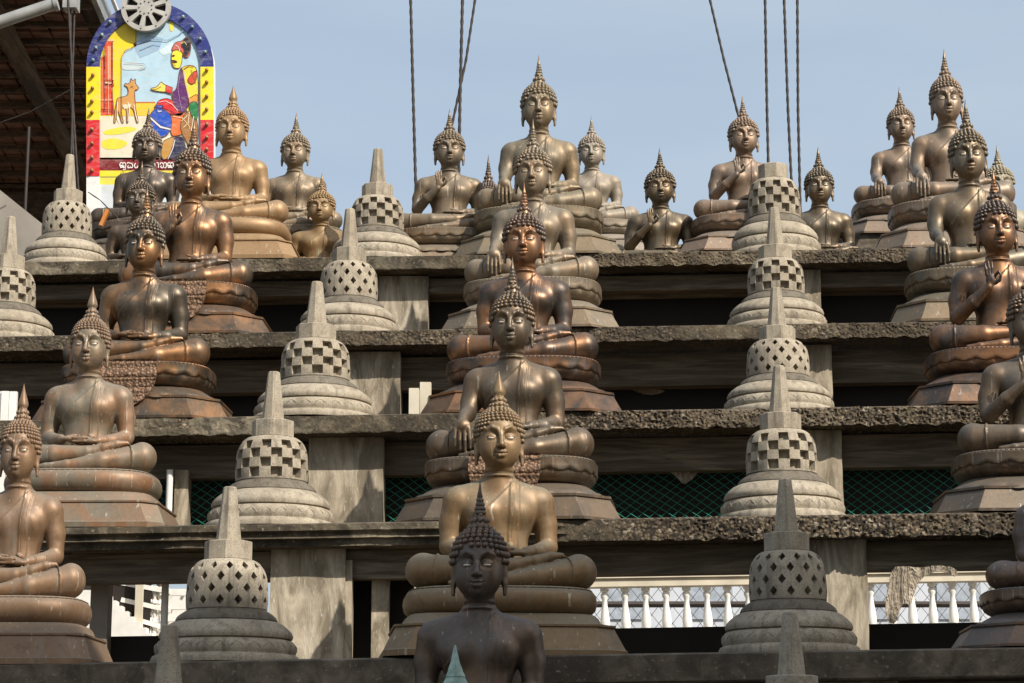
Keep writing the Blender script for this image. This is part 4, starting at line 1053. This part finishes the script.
# seated figure
T('painted_head', [(436, 225), (434, 262), (442, 292), (470, 296), (478, 270), (484, 220), (460, 205)], 6, (238, 226, 40))
T('painted_turban', [(436, 222), (440, 200), (455, 182), (478, 180), (500, 158), (514, 175), (518, 210), (510, 246), (492, 250), (480, 225), (462, 214)], 7, (196, 96, 84)); T('turban_knot', [(474, 200), (496, 158), (514, 180), (516, 215), (500, 246), (486, 236), (490, 214)], 8, (28, 26, 38))
T('moustache', [(432, 262), (446, 260), (462, 268), (448, 272)], 8, (20, 18, 20)); T('painted_eye', [(438, 240), (448, 238), (448, 243), (438, 244)], 8, (30, 25, 25))
T('painted_torso', [(472, 292), (520, 278), (548, 300), (550, 500), (510, 500), (475, 420), (468, 350)], 5, (222, 212, 60))
T('painted_scarf', [(472, 296), (480, 292), (486, 340), (500, 400), (512, 450), (488, 486), (452, 470), (434, 400), (460, 382)], 7, (92, 34, 100))
T('painted_arm', [(345, 380), (372, 376), (392, 350), (398, 360), (412, 368), (440, 380), (436, 402), (412, 396), (384, 394), (352, 388)], 7, (230, 214, 90)); T('arm_band', [(412, 366), (440, 378), (436, 404), (410, 396)], 8, (208, 40, 40))
T('painted_bracelet', [(500, 345), (530, 308), (546, 306), (540, 352), (520, 366)], 8, (206, 70, 44)); T('painted_hand_cloth', [(500, 430), (548, 400), (548, 442), (510, 450)], 7, (228, 150, 60))
T('painted_knee', [(368, 450), (384, 428), (420, 422), (450, 440), (490, 486), (470, 500), (430, 490), (372, 470)], 6, (214, 28, 34))
T('painted_green', [(512, 440), (548, 434), (548, 512), (530, 516), (510, 470)], 8, (24, 122, 64))
T('painted_orange', [(430, 492), (512, 478), (520, 560), (440, 590), (430, 560)], 6, (222, 110, 40)); T('painted_brown', [(480, 500), (520, 468), (548, 520), (548, 620), (520, 640), (470, 560)], 7, (160, 110, 50))
T('painted_shade', [(440, 590), (480, 582), (500, 640), (470, 683), (420, 683)], 6, (30, 30, 70)); T('painted_vessel', [(388, 610), (440, 585), (450, 600), (420, 683), (392, 683)], 7, (190, 140, 60))
T('painted_pot', [(334, 520), (348, 484), (366, 468), (362, 452), (402, 452), (398, 468), (430, 490), (438, 530), (424, 574), (392, 592), (360, 572), (340, 548)], 8, (28, 78, 184))
T('pot_line', [(345, 500), (390, 540), (434, 552), (430, 560), (386, 550), (340, 508)], 9, (220, 226, 236)); T('pot_line', [(372, 458), (380, 474), (392, 474), (398, 458), (394, 482), (376, 484)], 9, (180, 196, 226))
def line(pts, rgb, wd=.7, lay=9.6):
    q = [L(70 + x / 4.27, y / 4.27) for x, y in pts]; y = -.0112 - .0016 * lay; vs = []
    for i, (x, z) in enumerate(q):
        a = q[max(0, i - 1)]; b = q[min(len(q) - 1, i + 1)]; dx, dz = b[0] - a[0], b[1] - a[1]; n = math.hypot(dx, dz) or 1; w_ = wd / SC / 2
        vs += [(x - dz / n * w_, y, z + dx / n * w_), (x + dz / n * w_, y, z - dx / n * w_)]
    m = MB(); m.add(vs, [(2 * i, 2 * i + 1, 2 * i + 3, 2 * i + 2) for i in range(len(q) - 1)]); m.build('brush_line', pm(rgb), pic)
for pts, rgb, wd in [([(486, 300), (494, 350), (506, 400), (514, 440)], (200, 170, 220), .6), ([(470, 330), (462, 380), (470, 430), (480, 476)], (170, 130, 190), .5),
    ([(380, 440), (410, 434), (440, 450), (462, 476)], (250, 210, 210), .6), ([(376, 462), (420, 470), (452, 488)], (120, 10, 20), .6),
    ([(440, 500), (480, 506), (510, 540), (514, 556)], (250, 210, 170), .6), ([(478, 520), (500, 500), (512, 478), (506, 530), (486, 548)], (240, 220, 190), .7),
    ([(530, 500), (520, 560), (540, 610)], (240, 230, 200), .7), ([(450, 600), (440, 640), (420, 683)], (240, 240, 235), .7), ([(388, 640), (400, 600), (430, 586)], (250, 245, 220), .8),
    ([(222, 498), (222, 250), (236, 222), (270, 206), (282, 190), (284, 104)], (150, 70, 30), .6), ([(148, 180), (150, 480)], (120, 20, 12), .7), ([(184, 180), (184, 492)], (120, 20, 12), .7), ([(166, 200), (166, 490)], (250, 190, 160), .5),
    ([(133, 250), (150, 238), (150, 300)], (120, 20, 12), .6), ([(133, 430), (190, 430)], (250, 200, 170), .6), ([(133, 470), (190, 474)], (120, 20, 12), .7), ([(152, 340), (176, 352), (188, 346), (176, 366), (154, 360)], (90, 20, 12), .7),
    ([(286, 190), (350, 172), (420, 176), (470, 150), (500, 120)], (120, 150, 180), .9), ([(300, 215), (360, 190), (392, 196)], (140, 170, 196), .8), ([(480, 110), (520, 150), (540, 200)], (110, 140, 170), .7),
    ([(232, 272), (318, 276), (328, 292), (300, 298)], (110, 120, 130), .5), ([(205, 440), (204, 500), (214, 524)], (250, 240, 220), .6), ([(250, 440), (256, 470), (250, 522)], (250, 240, 220), .6), ([(276, 450), (282, 490), (290, 520)], (250, 240, 220), .6),
    ([(262, 372), (272, 374)], (40, 20, 10), .6), ([(440, 268), (444, 280), (454, 284)], (170, 30, 30), .6), ([(452, 196), (466, 206), (470, 222)], (240, 200, 190), .7), ([(476, 190), (490, 182), (500, 196)], (230, 210, 90), .6),
    ([(352, 384), (372, 384), (392, 372)], (150, 90, 30), .5), ([(520, 300), (528, 330), (540, 360)], (150, 110, 20), .6), ([(486, 300), (510, 285), (530, 290)], (150, 30, 30), .7)]: line(pts, rgb, wd)
# frame bands
def bandpoly(ang0, ang1, n=12):
    o, i_ = [], []
    for k in range(n + 1):
        a = R(ang0 + (ang1 - ang0) * k / n); o.append((150.5 + 63.5 * math.cos(a), 68 - 65 * math.sin(a))); i_.append((150.5 + 50.5 * math.cos(a), 68 - 51 * math.sin(a)))
    return o + i_[::-1]
fr = sheet('arch_frame', bandpoly(0, 180, 30), 3, (38, 48, 118), False, None, .02)
for (x0, x1) in ((87, 100), (201, 214)):
    sheet('frame_band', [(x0, 68), (x1, 68), (x1, 121), (x0, 121)], 3, (244, 214, 24), False, None, .02)
    sheet('frame_band', [(x0, 121), (x1, 121), (x1, 177), (x0, 177)], 3, (206, 28, 36), False, None, .02)
    sheet('frame_band', [(x0, 177), (x1, 177), (x1, 262), (x0, 262)], 3, (226, 226, 222), False, None, .015)
sheet('title_band', [(100, 158), (201, 158), (201, 171), (100, 171)], 2, (122, 14, 22), False)
sheet('subtitle_band', [(100, 171), (201, 171), (201, 177), (100, 177)], 2, (232, 216, 40), False); sheet('subtitle_band', [(100, 178), (201, 178), (201, 185), (100, 185)], 2, (226, 214, 60), False)
sheet('lower_panel', [(100, 185), (201, 185), (201, 262), (100, 262)], 2, (206, 212, 216), False)
bulb_m = paint('bulb_glass', 120, 150, 150, .2); 
for (u, v) in [(94, 77), (93.5, 90), (93, 103), (93, 114), (93, 131), (93, 145), (93, 159), (93, 172), (94, 62), (97, 50), (103, 37), (111, 24), (207.5, 72), (207.5, 84), (207.5, 98), (207.5, 111), (207.5, 126), (207.5, 139), (207.5, 151), (206, 54), (201, 41), (193, 29), (184, 19)]:
    x, z = L(u, v); m = MB(); m.tube([(x, -.042, z), (x, -.055, z)], .016, 10); m.ball((x, -.062, z), .017, 8, 6); m.build('bulb', bulb_m if v < 66 else paint('bolt_brass', 150, 100, 50) if (u, v) == (94, 77) else bpy.data.materials['bolt_brass'] if 'bolt_brass' in bpy.data.materials else bulb_m, sign, 60)
# letters on the title band (white script strokes)
letters = MB()
def stroke(pts, wd=.9):
    q = [L(*p) for p in pts]; vs = []
    for i, (x, z) in enumerate(q):
        a = q[max(0, i - 1)]; b = q[min(len(q) - 1, i + 1)]; dx, dz = b[0] - a[0], b[1] - a[1]; n = math.hypot(dx, dz) or 1
        w_ = wd / SC / 2; vs += [(x - dz / n * w_, -.026, z + dx / n * w_), (x + dz / n * w_, -.026, z - dx / n * w_)]
    letters.add(vs, [(2 * i, 2 * i + 1, 2 * i + 3, 2 * i + 2) for i in range(len(q) - 1)])
def loop(cx, cy, rx, ry, a0, a1, n=12): return [(cx + rx * math.cos(R(a0 + (a1 - a0) * i / n)), cy - ry * math.sin(R(a0 + (a1 - a0) * i / n))) for i in range(n + 1)]
# "ku sa" and "ja ta ka" as read between the heads
def sm_stroke(pts, wd=.85):
    out = []
    for i in range(len(pts) - 1):
        p0, p1, p2, p3 = pts[max(0, i - 1)], pts[i], pts[i + 1], pts[min(len(pts) - 1, i + 2)]
        for k in range(5):
            t = k / 5; out.append(tuple(.5 * (2 * b_ + (c_ - a_) * t + (2 * a_ - 5 * b_ + 4 * c_ - d_) * t * t + (3 * b_ - a_ - 3 * c_ + d_) * t ** 3) for a_, b_, c_, d_ in zip(p0, p1, p2, p3)))
    stroke(out + [pts[-1]], wd)
def ka(c, tail=False):
    sm_stroke([(c - 1.6, 166.6), (c - 2.4, 167.0), (c - 2.3, 168.2), (c - 1.2, 168.3), (c - .9, 166.9), (c - 1.7, 165.9), (c - 3.0, 166.4), (c - 3.0, 164.6), (c - 1.6, 163.2), (c - .2, 164.2), (c - .1, 168.6)])
    sm_stroke([(c - .1, 165.2), (c + .9, 163.4), (c + 2.3, 163.8), (c + 2.9, 166), (c + 2.2, 168.2), (c + .9, 168.4), (c + .8, 167.0), (c + 1.6, 166.6)])
    if tail: sm_stroke([(c + 2.5, 168.2), (c + 2.2, 170.2), (c + .6, 170.6), (c + .5, 169.6)], .7)
ka(123.4, True)
sm_stroke([(129.2, 166.4), (128.2, 167.2), (128.6, 168.4), (130.2, 168.5), (131, 167), (131.2, 168.2), (132.6, 168.4), (133.2, 166.4), (132.4, 164.6), (130.6, 163.8), (128.4, 163.4), (127.8, 164.6)])
sm_stroke([(136.2, 163.8), (135.0, 165.8), (135.6, 168.2), (137.6, 168.4), (138.2, 166.6)])
letters.build('title_lettering', pm((240, 238, 230)), sign); letters = MB()
sm_stroke([(151.4, 163.6), (150.4, 166), (151.6, 168.4), (154, 168.2), (155.4, 166), (154.6, 163.8), (153.2, 164.8), (154, 166.4)]); sm_stroke([(157, 163.4), (158.6, 163.8), (159, 166), (158.8, 168.6)])
sm_stroke([(162.2, 166.4), (161.2, 167.4), (162, 168.5), (163.6, 168.2), (164, 166.2), (163, 163.8), (161.2, 163.6), (160.6, 165.4)]); sm_stroke([(163.8, 165.4), (164.8, 163.5), (166.4, 163.7), (166.9, 166), (166.2, 168.4), (164.8, 168.4)])
ka(171.0)
letters.build('title_lettering', pm((240, 238, 230)), sign)
letters = MB()
for i in range(22):
    u = 121 + i * 2.4
    if 138 < u < 152: continue
    stroke([(u, 175), (u + .6, 173.2), (u + 1.4, 174.6), (u + 1.8, 173.4)], .6)
letters.build('subtitle_lettering', pm((40, 36, 20)), sign)
# toothed wheel
wx, wz = L(147.5, 11); m = MB(); NW = 9; RO, RI, RH = 26 / SC, 21 / SC, 9.5 / SC
def wring(r0, r1, n=72):
    for k in range(n):
        a, b = 2 * PI * k / n, 2 * PI * (k + 1) / n
        A = [(r0, a), (r1, a), (r1, b), (r0, b)]; f0_ = [(wx + r * math.cos(t), -.10, wz + r * math.sin(t)) for r, t in A]; f1_ = [(x, -.05, z) for x, _, z in f0_]
        m.add(f0_ + f1_, [(0, 1, 2, 3), (7, 6, 5, 4), (1, 5, 6, 2), (0, 3, 7, 4)])
wring(.001, RH); wring(RI, RO)
for k in range(NW):
    a = 2 * PI * (k + .5) / NW; d = .13; A = [(RH * .97, a - d * 1.6), (RI * 1.02, a - d * .95), (RI * 1.02, a + d * .95), (RH * .97, a + d * 1.6)]
    f0_ = [(wx + r * math.cos(t), -.101, wz + r * math.sin(t)) for r, t in A]; m.add(f0_ + [(x, -.051, z) for x, _, z in f0_], [(0, 1, 2, 3), (7, 6, 5, 4), (0, 4, 5, 1), (2, 6, 7, 3)])
wh = m.build('spoked_wheel', simple('pale_grey_wheel', (.42, .41, .38), .6), sign)
m = MB(); m.tube([(wx, -.045, wz), (wx, -.055, wz)], RI * .99, 40); m.build('wheel_backing', BLACK, wh)
m = MB()
for k in range(NW):
    for rr in (RO * .9, RH * .72):
        a = 2 * PI * (k + .5) / NW; m.ball((wx + rr * math.cos(a), -.103, wz + rr * math.sin(a)), .008, 6, 4)
m.build('rivets', simple('rivet_metal', (.25, .23, .2), .4, .6), wh, 60)
for u in (92, 209):
    x, z = L(u, 262); m = MB(); m.box(x - .04, x + .04, .0, .08, ZT[2] - s0.z, z); m.build('leg', GREY, sign)

# ------------------------------------------------------------------ unseen building on the camera side, added and shaped to shade the lowest rows
bd = empty('shade_building', (10, -4, 0)); tag(bd, 'unseen tall cream building added so that its shadow covers the lowest rows', 'building')
m = MB(); yb = 1.2
def top_at(x): return 15.0 + (x - 7) * .27
xa, xb = 3.4, 17.0
m.loft([[(xa - 10, yb - 10 + 4, 0), (xb - 10, yb - 10 + 4, 0), (xb - 10, yb + 4, 0), (xa - 10, yb + 4, 0)][::1],
        [(xa - 10, yb - 10 + 4, top_at(xa)), (xb - 10, yb - 10 + 4, top_at(xb)), (xb - 10, yb + 4, top_at(xb)), (xa - 10, yb + 4, top_at(xa))]])
m.build('wall', CREAM, bd)
for i in range(5):
    for j in range(4):
        m = MB(); x = xa - 10 + 1.2 + i * 2.5; z = 1.2 + j * 3.0; m.box(x, x + 1.1, yb + 4 - .02, yb + 4 + .03, z, z + 1.4); m.build('window', simple('window_glass', (.05, .06, .07), .15) if (i, j) == (0, 0) else bpy.data.materials['window_glass'], bd)
